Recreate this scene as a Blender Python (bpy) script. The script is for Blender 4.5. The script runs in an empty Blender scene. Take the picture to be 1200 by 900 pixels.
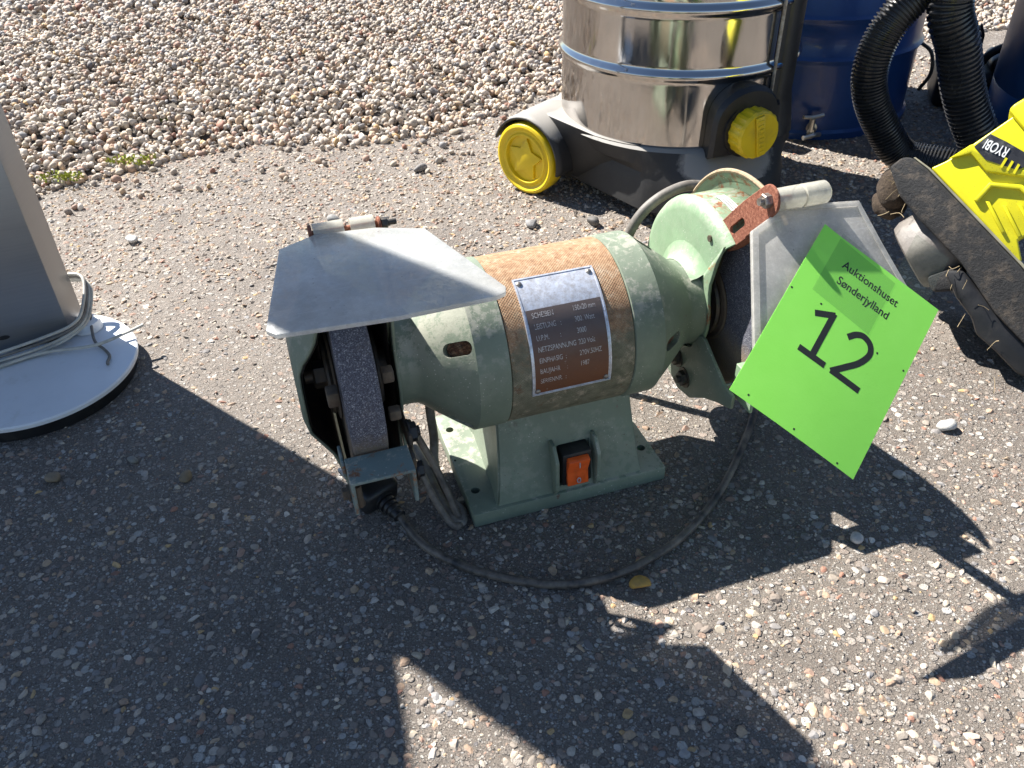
import bpy, bmesh, math, random
import numpy as np
from mathutils import Vector, Matrix
R = math.radians
rnd = random.Random(7)
rng = np.random.default_rng(7)
scene = bpy.context.scene
C = scene.collection

# ------------------------------------------------------------------ camera
th, ro = R(37.2), R(-1.55)
F = Vector((0, math.cos(th), -math.sin(th))); U = Vector((0, math.sin(th), math.cos(th))); X = Vector((1, 0, 0))
XR = X * math.cos(ro) + U * math.sin(ro); UR = U * math.cos(ro) - X * math.sin(ro)
cd = bpy.data.cameras.new('camera'); cam = bpy.data.objects.new('camera', cd); C.objects.link(cam)
m = Matrix((XR, UR, -F)).transposed().to_4x4(); m.translation = (0, 0, .5); cam.matrix_world = m
cd.sensor_width = 36; cd.lens = 36 * 980 / 1200; cd.clip_start = .01; cd.clip_end = 500
cd.dof.use_dof = True; cd.dof.focus_distance = .68; cd.dof.aperture_fstop = 32
scene.camera = cam
# ------------------------------------------------------------------ light
SUN_AZ, SUN_EL = -38.0, 47.0                       # azimuth the shadows run to, elevation
sx, sy = -math.cos(R(SUN_AZ)), -math.sin(R(SUN_AZ))
to_sun = Vector((sx * math.cos(R(SUN_EL)), sy * math.cos(R(SUN_EL)), math.sin(R(SUN_EL))))
w = bpy.data.worlds.new('World'); scene.world = w; w.use_nodes = True
nt = w.node_tree; bg = nt.nodes['Background']
sky = nt.nodes.new('ShaderNodeTexSky'); sky.sky_type = 'NISHITA'; sky.sun_disc = False
sky.sun_elevation = R(SUN_EL); sky.sun_rotation = math.atan2(sx, sy)
sky.air_density = .8; sky.dust_density = .1; sky.altitude = 300
nt.links.new(sky.outputs[0], bg.inputs[0]); bg.inputs[1].default_value = .058
sl = bpy.data.lights.new('sun', 'SUN'); sl.energy = 5.0; sl.angle = R(.55); sl.color = (1, .965, .91)
so = bpy.data.objects.new('sun', sl); C.objects.link(so)
so.rotation_euler = to_sun.to_track_quat('Z', 'Y').to_euler()
scene.view_settings.view_transform = 'Standard'; scene.view_settings.look = 'None'
scene.view_settings.exposure = 1.5; scene.view_settings.gamma = 1
scene.render.engine = 'CYCLES'
scene.cycles.max_bounces = 8; scene.cycles.transparent_max_bounces = 12

# ------------------------------------------------------------------ node helpers
class Mat:
    def __init__(s, name):
        s.m = bpy.data.materials.new(name); s.m.use_nodes = True
        s.t = s.m.node_tree; s.b = s.t.nodes['Principled BSDF']; s.out = s.t.nodes['Material Output']
        s.tc = s.t.nodes.new('ShaderNodeTexCoord')
    def n(s, ty, **kw):
        x = s.t.nodes.new(ty)
        for k, v in kw.items(): setattr(x, k, v)
        return x
    def l(s, a, b): s.t.links.new(a, b)
    def set(s, **kw):
        for k, v in kw.items():
            k = {'rough': 'Roughness', 'metal': 'Metallic', 'color': 'Base Color', 'coat': 'Coat Weight', 'coatr': 'Coat Roughness',
                 'trans': 'Transmission Weight', 'ior': 'IOR', 'alpha': 'Alpha', 'spec': 'Specular IOR Level', 'sheen': 'Sheen Weight'}[k]
            s.b.inputs[k].default_value = (*v, 1) if isinstance(v, tuple) else v
        return s
    def noise(s, scale, detail=4, rough=.6, vec=None, dist=0):
        x = s.n('ShaderNodeTexNoise'); x.inputs['Scale'].default_value = scale; x.inputs['Detail'].default_value = detail
        x.inputs['Roughness'].default_value = rough; x.inputs['Distortion'].default_value = dist
        s.l(vec or s.tc.outputs['Object'], x.inputs['Vector']); return x.outputs['Fac']
    def vor(s, scale, feature='F1', out='Distance', vec=None, rand=1):
        x = s.n('ShaderNodeTexVoronoi', feature=feature); x.inputs['Scale'].default_value = scale; x.inputs['Randomness'].default_value = rand
        s.l(vec or s.tc.outputs['Object'], x.inputs['Vector']); return x.outputs[out]
    def ramp(s, fac, *stops, interp='LINEAR'):
        x = s.n('ShaderNodeValToRGB'); x.color_ramp.interpolation = interp; e = x.color_ramp.elements
        while len(e) < len(stops): e.new(.5)
        for i, (p, c) in enumerate(stops):
            e[i].position = p; e[i].color = (*c, 1) if isinstance(c, tuple) else (c, c, c, 1)
        s.l(fac, x.inputs[0]); return x.outputs['Color']
    def mix(s, f, a, b, mode='MIX'):
        x = s.n('ShaderNodeMix', data_type='RGBA', blend_type=mode)
        for i, v in ((0, f), (6, a), (7, b)):
            if isinstance(v, bpy.types.NodeSocket): s.l(v, x.inputs[i])
            elif i == 0: x.inputs[0].default_value = v
            else: x.inputs[i].default_value = (*v, 1)
        return x.outputs[2]
    def math(s, op, a, b=None, c=None):
        x = s.n('ShaderNodeMath', operation=op)
        for i, v in enumerate((a, b, c)):
            if v is None: continue
            if isinstance(v, bpy.types.NodeSocket): s.l(v, x.inputs[i])
            else: x.inputs[i].default_value = v
        return x.outputs[0]
    def sep(s, v=None):
        x = s.n('ShaderNodeSeparateXYZ'); s.l(v or s.tc.outputs['Object'], x.inputs[0]); return x.outputs
    def col(s, sock): s.l(sock, s.b.inputs['Base Color']); return s
    def rgh(s, sock): s.l(sock, s.b.inputs['Roughness']); return s
    def bump(s, h, strength=.3, dist=.001, prev=None):
        x = s.n('ShaderNodeBump'); x.inputs['Strength'].default_value = strength; x.inputs['Distance'].default_value = dist
        s.l(h, x.inputs['Height'])
        if prev: s.l(prev, x.inputs['Normal'])
        s.l(x.outputs[0], s.b.inputs['Normal']); return x.outputs[0]

def simple(name, color, rough=.5, metal=0, var=.25, vscale=60, bump=.15, bscale=400, dirt=None, dirtamt=.5, coat=0, bdist=.0006):
    q = Mat(name); q.set(metal=metal, coat=coat)
    n1 = q.noise(vscale)
    dark = tuple(c * (1 - var) for c in color); lite = tuple(min(1, c * (1 + var)) for c in color)
    c = q.ramp(n1, (.3, dark), (.7, lite))
    if dirt:
        n2 = q.noise(vscale * .45, 6, .7)
        c = q.mix(q.ramp(n2, (.62 - .3 * dirtamt, 0.0), (.82 - .22 * dirtamt, 1.0)), c, dirt)
    q.col(c)
    q.rgh(q.ramp(n1, (.2, max(.02, rough - .1)), (.8, min(1, rough + .1))))
    if bump: q.bump(q.noise(bscale, 3), bump, bdist)
    return q.m

# ------------------------------------------------------------------ materials
# asphalt: binder with small aggregate
q = Mat('asphalt')
O = q.tc.outputs['Object']
nw = q.n('ShaderNodeTexNoise'); nw.inputs['Scale'].default_value = 120; q.l(O, nw.inputs['Vector'])
vm = q.n('ShaderNodeVectorMath', operation='MULTIPLY_ADD'); q.l(nw.outputs['Color'], vm.inputs[0]); vm.inputs[1].default_value = (.004, .004, .0); q.l(O, vm.inputs[2])
W_ = vm.outputs[0]
def agg(scale, rad, soft=.08):
    v = q.n('ShaderNodeTexVoronoi'); v.inputs['Scale'].default_value = scale; q.l(W_, v.inputs['Vector'])
    sp = q.n('ShaderNodeSeparateColor'); q.l(v.outputs['Color'], sp.inputs[0])
    size = q.math('MULTIPLY_ADD', sp.outputs[1], rad * .75, rad * .3)
    mask = q.math('SUBTRACT', size, v.outputs['Distance'])
    mk = q.math('MULTIPLY', mask, 1 / soft); mk = q.math('MINIMUM', q.math('MAXIMUM', mk, 0.0), 1.0)
    cc = q.ramp(sp.outputs[0], (0, (.15, .13, .115)), (.3, (.27, .235, .2)), (.5, (.36, .325, .285)), (.68, (.30, .205, .155)), (.8, (.47, .44, .39)), (.93, (.60, .57, .52)), (1, (.19, .18, .185)))
    return mk, cc, mask
m1, c1, h1 = agg(135, .50); m2, c2, h2 = agg(300, .56); m3, c3, h3 = agg(620, .58)
binder = q.ramp(q.noise(900, 2), (.28, (.058, .050, .043)), (.72, (.245, .208, .174)))
big = q.noise(2.5, 5, .6)
binder = q.mix(q.ramp(big, (.35, 0.0), (.7, .6)), binder, (.19, .163, .135))
pt = q.ramp(q.noise(16, 4, .6), (.35, .55), (.65, 1.0)); c = q.mix(q.math('MULTIPLY', m3, .75), binder, c3); c = q.mix(q.math('MULTIPLY', q.math('MULTIPLY', m2, .85), pt), c, c2); c = q.mix(q.math('MULTIPLY', m1, pt), c, c1)
# sandy dust lies thicker further off, along the gravel edge
sy_ = q.sep()[1]
dustf = q.math('MULTIPLY', q.math('MULTIPLY', q.ramp(q.math('MULTIPLY_ADD', q.noise(6, 4), .5, sy_), (.75, 0.0), (1.5, 1.0)), .42), q.ramp(q.noise(210, 5, .75), (.38, .25), (.62, 1.0)))
c = q.mix(dustf, c, (.345, .295, .25))
st = q.noise(7.0, 5, .62)
c = q.mix(q.ramp(st, (.52, 0.0), (.74, .42)), c, (.07, .058, .05))
q.col(c); q.set(rough=.82, spec=.35)
hh = q.math('ADD', q.math('MULTIPLY', m1, 1.0), q.math('MULTIPLY', m2, .55)); hh = q.math('ADD', hh, q.math('MULTIPLY', m3, .28))
hh = q.math('ADD', hh, q.math('MULTIPLY', q.noise(1500, 2), .4)); hh = q.math('ADD', hh, q.math('MULTIPLY', q.noise(60, 3), .9))
q.bump(hh, 1.0, .0026); M_ASPH = q.m

# stones with colour stored per stone
q = Mat('stone_mix'); at = q.n('ShaderNodeAttribute'); at.attribute_name = 'col'
nn = q.noise(260, 4, .65)
c = q.mix(q.ramp(nn, (.3, .55), (.75, 0.0)), at.outputs['Color'], (.10, .085, .07))
q.col(q.mix(.85, at.outputs['Color'], c)); q.set(rough=.7, spec=.35); q.bump(q.noise(900, 3), .35, .0008); M_STONE = q.m
q = Mat('gravel_soil'); q.col(q.ramp(q.noise(160, 4), (.3, (.05, .043, .036)), (.7, (.16, .135, .11)))); q.set(rough=.95); q.bump(q.noise(250), .8, .004); M_SOIL = q.m

def green_paint(name, base, rust=0, chips=True):
    q = Mat(name)
    n = q.noise(35, 5); fine = q.noise(700, 3)
    c = q.ramp(n, (.3, tuple(x * .86 for x in base)), (.7, tuple(x * 1.1 for x in base)))
    geo = q.n('ShaderNodeNewGeometry'); up = q.ramp(q.sep(geo.outputs['Normal'])[2], (.12, .12), (.75, 1.0))
    # pale chalky dust in specks and patches
    du = q.ramp(q.math('MULTIPLY_ADD', q.noise(19, 4, .6), .5, q.math('MULTIPLY', q.noise(150, 8, .8), .6)), (.545, 0.0), (.60, .85)); c = q.mix(q.math('MULTIPLY', du, up), c, (.36, .355, .29)); gr_ = q.ramp(q.math('MULTIPLY_ADD', q.noise(13, 4, .6), .55, q.math('MULTIPLY', q.noise(210, 8, .8), .5)), (.36, .6), (.44, 0.0)); c = q.mix(gr_, c, (.085, .075, .05))
    sp_ = q.ramp(q.vor(330), (.10, 1.0), (.19, 0.0)); spm = q.ramp(q.noise(40, 3), (.5, 0.0), (.62, 1.0))
    c = q.mix(q.math('MULTIPLY', sp_, spm), c, (.5, .49, .42))
    dk = q.ramp(q.vor(260), (.07, 1.0), (.12, 0.0)); dkm = q.ramp(q.noise(28, 3), (.55, 0.0), (.65, .8))
    c = q.mix(q.math('MULTIPLY', dk, dkm), c, (.10, .065, .04))
    chip = q.ramp(q.noise(125, 5, .62, dist=.4), (.705, 0.0), (.725, 1.0))
    c = q.mix(chip, c, q.ramp(q.noise(400, 3), (.4, (.09, .055, .035)), (.6, (.22, .17, .13))))
    mp = q.n('ShaderNodeMapping'); mp.inputs['Rotation'].default_value = (.3, .9, .5); mp.inputs['Scale'].default_value = (1, 14, 14); q.l(q.tc.outputs['Object'], mp.inputs[0])
    c = q.mix(q.ramp(q.noise(28, 3, .5, vec=mp.outputs[0]), (.735, 0.0), (.755, .5)), c, (.38, .39, .33))
    if rust:
        r_ = q.ramp(q.noise(48, 7, .75, dist=.6), (.66 - .22 * rust, 0.0), (.72 - .2 * rust, 1.0))
        rc = q.ramp(q.noise(180, 5), (.3, (.13, .045, .02)), (.7, (.34, .16, .07)))
        c = q.mix(r_, c, rc)
    q.col(c); q.rgh(q.ramp(n, (.2, .42), (.8, .62))); q.set(spec=.4)
    h = q.math('ADD', q.math('MULTIPLY', fine, .35), q.noise(160, 6, .7))
    if chips: h = q.math('ADD', h, q.math('MULTIPLY', q.math('MULTIPLY', sp_, spm), .8))
    q.bump(h, .28, .0009); return q.m
M_GREEN = green_paint('green_enamel', (.180, .215, .158))
M_GREEN2 = green_paint('green_enamel_pale', (.215, .315, .19))
M_GREENR = green_paint('green_enamel_rusted', (.20, .28, .175), rust=.62)
M_REST = green_paint('blue_green_enamel', (.16, .215, .205), rust=.5)

# knurled motor band: green paint rubbed and orange with rust on top
q = Mat('knurled_band')
s_ = q.sep(); zz = q.math('SUBTRACT', s_[2], .1325)
ang = q.math('ARCTAN2', zz, q.math('MULTIPLY', s_[1], -1.0)); arc = q.math('MULTIPLY', ang, .065)
k = 2 * math.pi / .0023
w1 = q.math('SINE', q.math('MULTIPLY', q.math('ADD', s_[0], arc), k)); w2 = q.math('SINE', q.math('MULTIPLY', q.math('SUBTRACT', s_[0], arc), k))
kn = q.math('MAXIMUM', w1, w2)
n = q.noise(70, 6, .7)
rustm = q.ramp(q.math('ADD', q.math('MULTIPLY', zz, 11.0), q.math('MULTIPLY', n, 1.1)), (.72, 0.0), (1.15, .86))
base = q.ramp(q.noise(110, 5), (.3, (.12, .115, .075)), (.7, (.235, .22, .15)))
rc = q.ramp(q.noise(240, 5, .7), (.25, (.17, .08, .04)), (.5, (.36, .205, .11)), (.78, (.52, .37, .235)))
c = q.mix(rustm, base, rc)
rs = q.ramp(q.noise(130, 6, .75, dist=.8), (.60, 0.0), (.67, .9)); rsm = q.ramp(q.noise(22, 3), (.4, .15), (.6, 1.0))
c = q.mix(q.math('MULTIPLY', rs, rsm), c, (.14, .05, .02))
c = q.mix(q.math('MULTIPLY', q.ramp(kn, (.0, .22), (.6, 0.0)), q.ramp(q.noise(38, 5, .7), (.40, .1), (.62, 1.0))), c, (.08, .06, .04)); c = q.mix(q.ramp(q.noise(85, 8, .8), (.54, 0.0), (.66, .65)), c, (.50, .41, .30))
q.col(c); q.set(rough=.8, spec=.3)
q.bump(q.math('ADD', kn, q.math('MULTIPLY', q.noise(420, 5, .75), 3.0)), .40, .0005); M_BAND = q.m

q = Mat('grinding_stone')
g = q.vor(1500, out='Color'); spc = q.n('ShaderNodeSeparateColor'); q.l(g, spc.inputs[0])
c = q.ramp(spc.outputs[0], (0, (.055, .055, .072)), (.5, (.095, .095, .12)), (.85, (.15, .155, .19)), (.98, (.34, .34, .36)))
sz = q.sep()[2]
tanm = q.ramp(q.math('ADD', sz, q.math('MULTIPLY', q.noise(90, 4), .02)), (.122, .75), (.136, 0.0))
c = q.mix(tanm, c, (.25, .18, .11)); c = q.mix(q.ramp(q.noise(60, 6, .7), (.58, 0.0), (.72, .5)), c, (.2, .17, .15))
q.col(c); q.set(rough=.85); q.bump(q.math('ADD', q.vor(1500), q.noise(800, 3)), .6, .0008); M_WHEEL = q.m

q = Mat('rusty_steel')
c = q.ramp(q.noise(330, 6, .8), (.28, (.10, .03, .02)), (.5, (.24, .085, .05)), (.64, (.36, .16, .10)), (.76, (.55, .40, .33)))
q.col(c); q.set(rough=.85, spec=.3); q.bump(q.noise(420, 6, .8), .7, .001); M_RUST = q.m
M_STEEL = simple('dull_steel', (.35, .34, .32), .45, .75, .35, 200, .3, 500, dirt=(.16, .12, .09), dirtamt=.6)
M_DARKSTEEL = simple('dark_oily_steel', (.06, .055, .05), .5, .4, .4, 120, .3, 400, dirt=(.14, .10, .06), dirtamt=.7)
M_TAN = simple('paper_washer_tan', (.11, .085, .06), .9, 0, .35, 140, .5, 500, dirt=(.09, .06, .04), dirtamt=.5)
M_INNER = simple('dark_inner_guard', (.025, .022, .02), .8, 0, .4, 90, .6, 300, dirt=(.09, .055, .035), dirtamt=.55)
M_RUSTBITS = simple('rusty_windings', (.13, .06, .035), .9, 0, .6, 500, 1, 700, dirt=(.3, .2, .13), dirtamt=.5, bdist=.003)

def acrylic(name, tint, alpha, milky):
    q = Mat(name)
    n = q.noise(45, 6, .7); sc = q.noise(300, 6, .8)
    c = q.ramp(n, (.3, tuple(x * .74 for x in tint)), (.66, tint)); c = q.mix(q.ramp(q.noise(18, 5, .6, dist=.7), (.40, .35), (.60, 0.0)), c, tuple(x * .62 for x in tint))
    for rz_, sc_ in ((.35, 30), (-.6, 24), (1.4, 36)):
        mp = q.n('ShaderNodeMapping'); mp.inputs['Rotation'].default_value = (0, 0, rz_); mp.inputs['Scale'].default_value = (1, 22, 1); q.l(q.tc.outputs['Object'], mp.inputs[0])
        c = q.mix(q.ramp(q.noise(sc_, 2, .5, vec=mp.outputs[0]), (.69, 0.0), (.715, .35)), c, tuple(min(1, x * 1.2 + .08) for x in tint))
    dots = q.ramp(q.vor(150), (.05, 1.0), (.09, 0.0)); dm = q.ramp(q.noise(25, 2), (.54, 0.0), (.6, .7))
    c = q.mix(q.math('MULTIPLY', dots, dm), c, (.12, .09, .07))
    q.col(c); q.rgh(q.ramp(sc, (.3, .16), (.7, .42))); q.set(spec=.6, coat=.5, coatr=.18)
    scr = q.ramp(q.noise(170, 8, .85), (.47, 0.0), (.66, .22))
    a = q.math('ADD', q.math('MULTIPLY_ADD', n, .22, alpha - .11), scr)
    # share of the light passes straight through, the rest is scattered by the crazed surface
    tr = q.n('ShaderNodeBsdfTransparent'); tr.inputs[0].default_value = (.93, .93, .91, 1)
    tl = q.n('ShaderNodeBsdfTranslucent'); q.l(c, tl.inputs[0])
    mx = q.n('ShaderNodeMixShader'); mx.inputs[0].default_value = milky; q.l(q.b.outputs[0], mx.inputs[1]); q.l(tl.outputs[0], mx.inputs[2])
    my = q.n('ShaderNodeMixShader'); q.l(q.math('MINIMUM', a, 1.0), my.inputs[0]); q.l(tr.outputs[0], my.inputs[1]); q.l(mx.outputs[0], my.inputs[2])
    q.l(my.outputs[0], q.out.inputs[0]); q.bump(q.noise(120, 5, .7), .12, .0006); return q.m
M_SHIELD_L = acrylic('milky_acrylic', (.80, .80, .77), .78, .45)
M_SHIELD_R = acrylic('hazy_clear_acrylic', (.92, .89, .83), .62, .55)
M_HINGE = acrylic('hinge_acrylic', (.82, .79, .68), .66, .4)

q = Mat('green_paper')
c = q.ramp(q.noise(30, 3), (.3, (.36, .90, .13)), (.7, (.39, .93, .15)))
q.col(c); q.set(rough=.75, spec=.25)
tl = q.n('ShaderNodeBsdfTranslucent'); q.l(c, tl.inputs[0])
mx = q.n('ShaderNodeMixShader'); mx.inputs[0].default_value = .25; q.l(q.b.outputs[0], mx.inputs[1]); q.l(tl.outputs[0], mx.inputs[2]); q.l(mx.outputs[0], q.out.inputs[0])
q.bump(q.noise(650, 4, .65), .16, .0005); M_PAPER = q.m
M_INK = simple('black_ink', (.012, .014, .012), .7, var=.1, bump=0)
q = Mat('clear_tape'); q.set(color=(.5, .6, .5), rough=.25, spec=.5)
tr = q.n('ShaderNodeBsdfTransparent'); tr.inputs[0].default_value = (.84, .87, .84, 1)
mx = q.n('ShaderNodeMixShader'); mx.inputs[0].default_value = .04; q.l(tr.outputs[0], mx.inputs[1]); q.l(q.b.outputs[0], mx.inputs[2]); q.l(mx.outputs[0], q.out.inputs[0])
q.bump(q.noise(200, 3), .2, .0004); M_TAPE = q.m

# nameplate
q = Mat('nameplate_metal'); n = q.noise(240, 6, .75)
c = q.ramp(n, (.4, (.66, .70, .78)), (.72, (.40, .37, .35))); q.col(c); q.set(metal=.45); q.rgh(q.ramp(q.noise(150, 5), (.3, .22), (.7, .5))); q.bump(n, .25, .0005); M_PLATE = q.m
q = Mat('nameplate_print'); z_ = q.sep()[2]
c = q.ramp(q.math('ADD', z_, q.math('MULTIPLY', q.noise(70, 5, .7), .03)), (.138, (.17, .065, .028)), (.165, (.12, .058, .038)), (.19, (.13, .10, .09)))
fl = q.ramp(q.noise(330, 6, .8), (.62, 0.0), (.70, .65)); flm = q.ramp(q.noise(50, 4), (.46, 0.0), (.62, 1.0))
c = q.mix(q.math('MULTIPLY', fl, flm), c, (.45, .43, .42)); q.col(c); q.set(rough=.45, metal=.25); q.bump(q.noise(400, 4), .2, .0004); M_PRINT = q.m
q = Mat('worn_white_print'); n = q.noise(520, 4, .7); q.col(q.ramp(n, (.34, (.14, .09, .07)), (.50, (.52, .49, .47)))); q.set(rough=.5, metal=.2); M_LETTER = q.m

M_ORANGE = simple('orange_plastic', (.80, .115, .018), .35, 0, .15, 120, .1, 300, dirt=(.35, .12, .06), dirtamt=.12)
M_BLACKPL = simple('black_plastic', (.011, .011, .012), .45, 0, .3, 60, .15, 500, dirt=(.045, .04, .035), dirtamt=.2)
q = Mat('dusty_black_plastic'); n = q.noise(24, 6, .7); geo = q.n('ShaderNodeNewGeometry'); nz = q.sep(geo.outputs['Normal'])[2]
c = q.ramp(n, (.3, (.015, .015, .016)), (.7, (.03, .029, .028)))
du = q.ramp(q.math('MULTIPLY_ADD', n, .7, nz), (.86, 0.0), (1.35, .85)); c = q.mix(du, c, (.30, .28, .25)); q.col(c); q.set(rough=.6); q.bump(q.noise(900, 3), .2, .0006); M_DUSTY = q.m
M_CABLE = simple('black_rubber_cable', (.02, .02, .022), .5, 0, .3, 90, .3, 600, dirt=(.20, .165, .13), dirtamt=.8)
M_GREYCABLE = simple('grey_dirty_cable', (.17, .155, .135), .6, 0, .3, 90, .25, 600, dirt=(.07, .055, .04), dirtamt=.5)
M_YELLOW = simple('yellow_plastic', (.70, .50, .010), .38, 0, .08, 30, .08, 500, dirt=(.42, .30, .05), dirtamt=.22)
q = Mat('lime_yellow_plastic'); n = q.noise(40, 4)
c = q.ramp(n, (.3, (.60, .545, .010)), (.7, (.68, .62, .014))); sp_ = q.ramp(q.vor(420), (.10, 1.0), (.20, 0.0)); sm = q.ramp(q.noise(45, 5, .7), (.47, 0.0), (.62, .9))
c = q.mix(q.math('MULTIPLY', sp_, sm), c, (.13, .10, .05)); q.col(c); q.set(rough=.36); q.bump(q.noise(700, 4), .12, .0004); M_LIME = q.m
q = Mat('mud_caked_plastic'); n = q.noise(60, 7, .75)
c = q.ramp(n, (.50, (.018, .018, .019)), (.66, (.085, .068, .052)), (.82, (.26, .20, .15))); q.col(c); q.set(rough=.8); q.bump(q.noise(220, 7, .8), .8, .003); M_MUD = q.m
q = Mat('dried_mud'); q.col(q.ramp(q.noise(300, 6, .8), (.3, (.02, .013, .009)), (.7, (.10, .07, .045)))); q.set(rough=.95); q.bump(q.noise(350, 6, .8), 1, .003); M_CLOD = q.m
q = Mat('scratched_grey_plastic'); n = q.noise(55, 6, .7); q.col(q.ramp(n, (.3, (.10, .09, .08)), (.7, (.24, .215, .19)))); q.set(rough=.5); q.bump(q.noise(300, 5, .8), .4, .001); M_SPOOL = q.m
M_STICK = simple('sticker_black', (.03, .03, .032), .3, 0, .3, 90, .05, 300, dirt=(.2, .2, .18), dirtamt=.2)
M_WHITE = simple('white_print', (.75, .75, .73), .5, bump=0, var=.05)

# mirror steel of the canister
q = Mat('polished_steel'); n = q.noise(9, 5, .6)
q.col(q.ramp(n, (.3, (.44, .42, .40)), (.7, (.54, .52, .50)))); q.set(metal=1.0)
mp = q.n('ShaderNodeMapping'); mp.inputs['Scale'].default_value = (1, 1, .12); q.l(q.tc.outputs['Object'], mp.inputs[0])
dr = q.noise(95, 7, .75, vec=mp.outputs[0])
q.rgh(q.ramp(dr, (.35, .05), (.75, .19))); q.bump(q.math('ADD', q.math('MULTIPLY', dr, .6), q.noise(60, 3)), .06, .0007); M_CHROME = q.m
def blue(name, base):
    q = Mat(name); n = q.noise(14, 7, .72); c = q.ramp(n, (.35, tuple(x * .8 for x in base)), (.6, base), (.78, tuple(x * 1.2 + .015 for x in base)))
    scr = q.ramp(q.noise(70, 8, .85), (.66, 0.0), (.72, .5)); c = q.mix(scr, c, (.16, .19, .26)); q.col(c); q.rgh(q.ramp(n, (.3, .28), (.7, .5))); q.set(coat=.2); q.bump(q.noise(25, 4), .15, .004); return q.m
M_BLUE = blue('blue_drum_enamel', (.012, .060, .22)); M_BLUE2 = simple('matt_blue_plastic', (.012, .075, .24), .38, 0, .12, 12, .08, 200)
q = Mat('brushed_steel'); mp = q.n('ShaderNodeMapping'); mp.inputs['Scale'].default_value = (1, 1, 60); q.l(q.tc.outputs['Object'], mp.inputs[0])
n = q.noise(12, 4, vec=mp.outputs[0]); q.col(q.ramp(n, (.3, (.30, .30, .305)), (.7, (.335, .335, .335)))); q.set(metal=.85); q.rgh(q.ramp(n, (.3, .42), (.7, .50))); M_BRUSH = q.m
M_WHITEP = simple('white_enamel', (.74, .75, .76), .4, 0, .04, 30, .05, 400, dirt=(.55, .54, .5), dirtamt=.1)
M_FLEX = simple('pale_flex', (.50, .47, .40), .55, 0, .15, 90, .1, 500, dirt=(.25, .22, .18), dirtamt=.3)
M_MOSS = simple('moss', (.26, .29, .03), .8, 0, .5, 200, .3, 500)
M_BRASS = simple('pale_tap_metal', (.58, .55, .48), .35, .85, .15, 60, .1, 300)

# ------------------------------------------------------------------ mesh helpers
def link(name, me, mat, parent=None, smooth=True, angle=35):
    o = bpy.data.objects.new(name, me); C.objects.link(o)
    if mat: me.materials.append(mat)
    if smooth:
        me.polygons.foreach_set('use_smooth', [True] * len(me.polygons)); me.set_sharp_from_angle(angle=R(angle))
    if parent: o.parent = parent
    return o
def obj(name, bm, mat, parent=None, smooth=True, angle=35):
    bmesh.ops.recalc_face_normals(bm, faces=bm.faces)
    me = bpy.data.meshes.new(name); bm.to_mesh(me); bm.free(); return link(name, me, mat, parent, smooth, angle)
def thing(name, label, cat, loc=(0, 0, 0), rz=0, group=None):
    o = bpy.data.objects.new(name, None); C.objects.link(o); o.location = loc; o.rotation_euler = (0, 0, rz); o.empty_display_size = .05
    return tag(o, label, cat, group)
def tag(o, label, cat, group=None):
    o['label'] = label; o['category'] = cat
    if group: o['group'] = group
    return o
def box(bm, lo, hi, bev=0, seg=2, mat=None):
    t = bmesh.new(); bmesh.ops.create_cube(t, size=1)
    for v in t.verts: v.co = Vector([(lo[i] + hi[i]) / 2 + v.co[i] * (hi[i] - lo[i]) for i in range(3)])
    if bev: bmesh.ops.bevel(t, geom=t.edges[:], offset=bev, segments=seg, affect='EDGES', profile=.5)
    if mat: bmesh.ops.transform(t, matrix=mat, verts=t.verts)
    merge(bm, t)
def merge(bm, t):
    me = bpy.data.meshes.new('tmp'); t.to_mesh(me); t.free(); bm.from_mesh(me); bpy.data.meshes.remove(me)
def prism(bm, poly, fn, d0, d1, bev=0, seg=2):
    """poly: list of (a,b); fn(a,b,d)->3D; extruded from d0 to d1"""
    t = bmesh.new(); A = [t.verts.new(fn(a, b, d0)) for a, b in poly]; B = [t.verts.new(fn(a, b, d1)) for a, b in poly]
    t.faces.new(A); t.faces.new(B[::-1]); n = len(poly)
    for i in range(n): t.faces.new((A[i], A[(i + 1) % n], B[(i + 1) % n], B[i]))
    bmesh.ops.recalc_face_normals(t, faces=t.faces)
    if bev: bmesh.ops.bevel(t, geom=t.edges[:], offset=bev, segments=seg, affect='EDGES', profile=.5, clamp_overlap=True)
    merge(bm, t)
def lathe(bm, prof, axis='X', c=(0, 0, 0), seg=64, a0=0, a1=360, M=None, wob=None):
    """prof: (position along axis, radius)"""
    full = abs(a1 - a0) >= 359.9; n = seg if full else seg + 1; rings = []
    c = Vector(c)
    for i in range(n):
        t = R(a0 + (a1 - a0) * i / seg); rr = []
        for x, r in prof:
            if wob: r = wob(i, x, r)
            p = {'X': Vector((x, -r * math.cos(t), r * math.sin(t))), 'Z': Vector((r * math.cos(t), r * math.sin(t), x)), 'Y': Vector((r * math.cos(t), x, r * math.sin(t)))}[axis] + c
            rr.append(bm.verts.new(M @ p if M else p))
        rings.append(rr)
    for i in range(seg):
        A, B = rings[i], rings[(i + 1) % n]
        for j in range(len(prof) - 1):
            try: bm.faces.new((A[j], A[j + 1], B[j + 1], B[j]))
            except ValueError: pass
    bmesh.ops.remove_doubles(bm, verts=bm.verts, dist=1e-6)
def frame_axis(p, d):
    """matrix mapping local X axis to direction d at p"""
    return Matrix.Translation(p) @ Vector(d).normalized().to_track_quat('X', 'Z').to_matrix().to_4x4()
def spline(pts, n=12):
    P = [Vector(p) for p in pts]; P = [P[0] * 2 - P[1]] + P + [P[-1] * 2 - P[-2]]; out = []
    for i in range(1, len(P) - 2):
        for k in range(n):
            t = k / n; a, b, c_, d = P[i - 1:i + 3]
            out.append(.5 * ((2 * b) + (c_ - a) * t + (2 * a - 5 * b + 4 * c_ - d) * t * t + (3 * b - a - 3 * c_ + d) * t ** 3))
    out.append(P[-2]); return out
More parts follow.
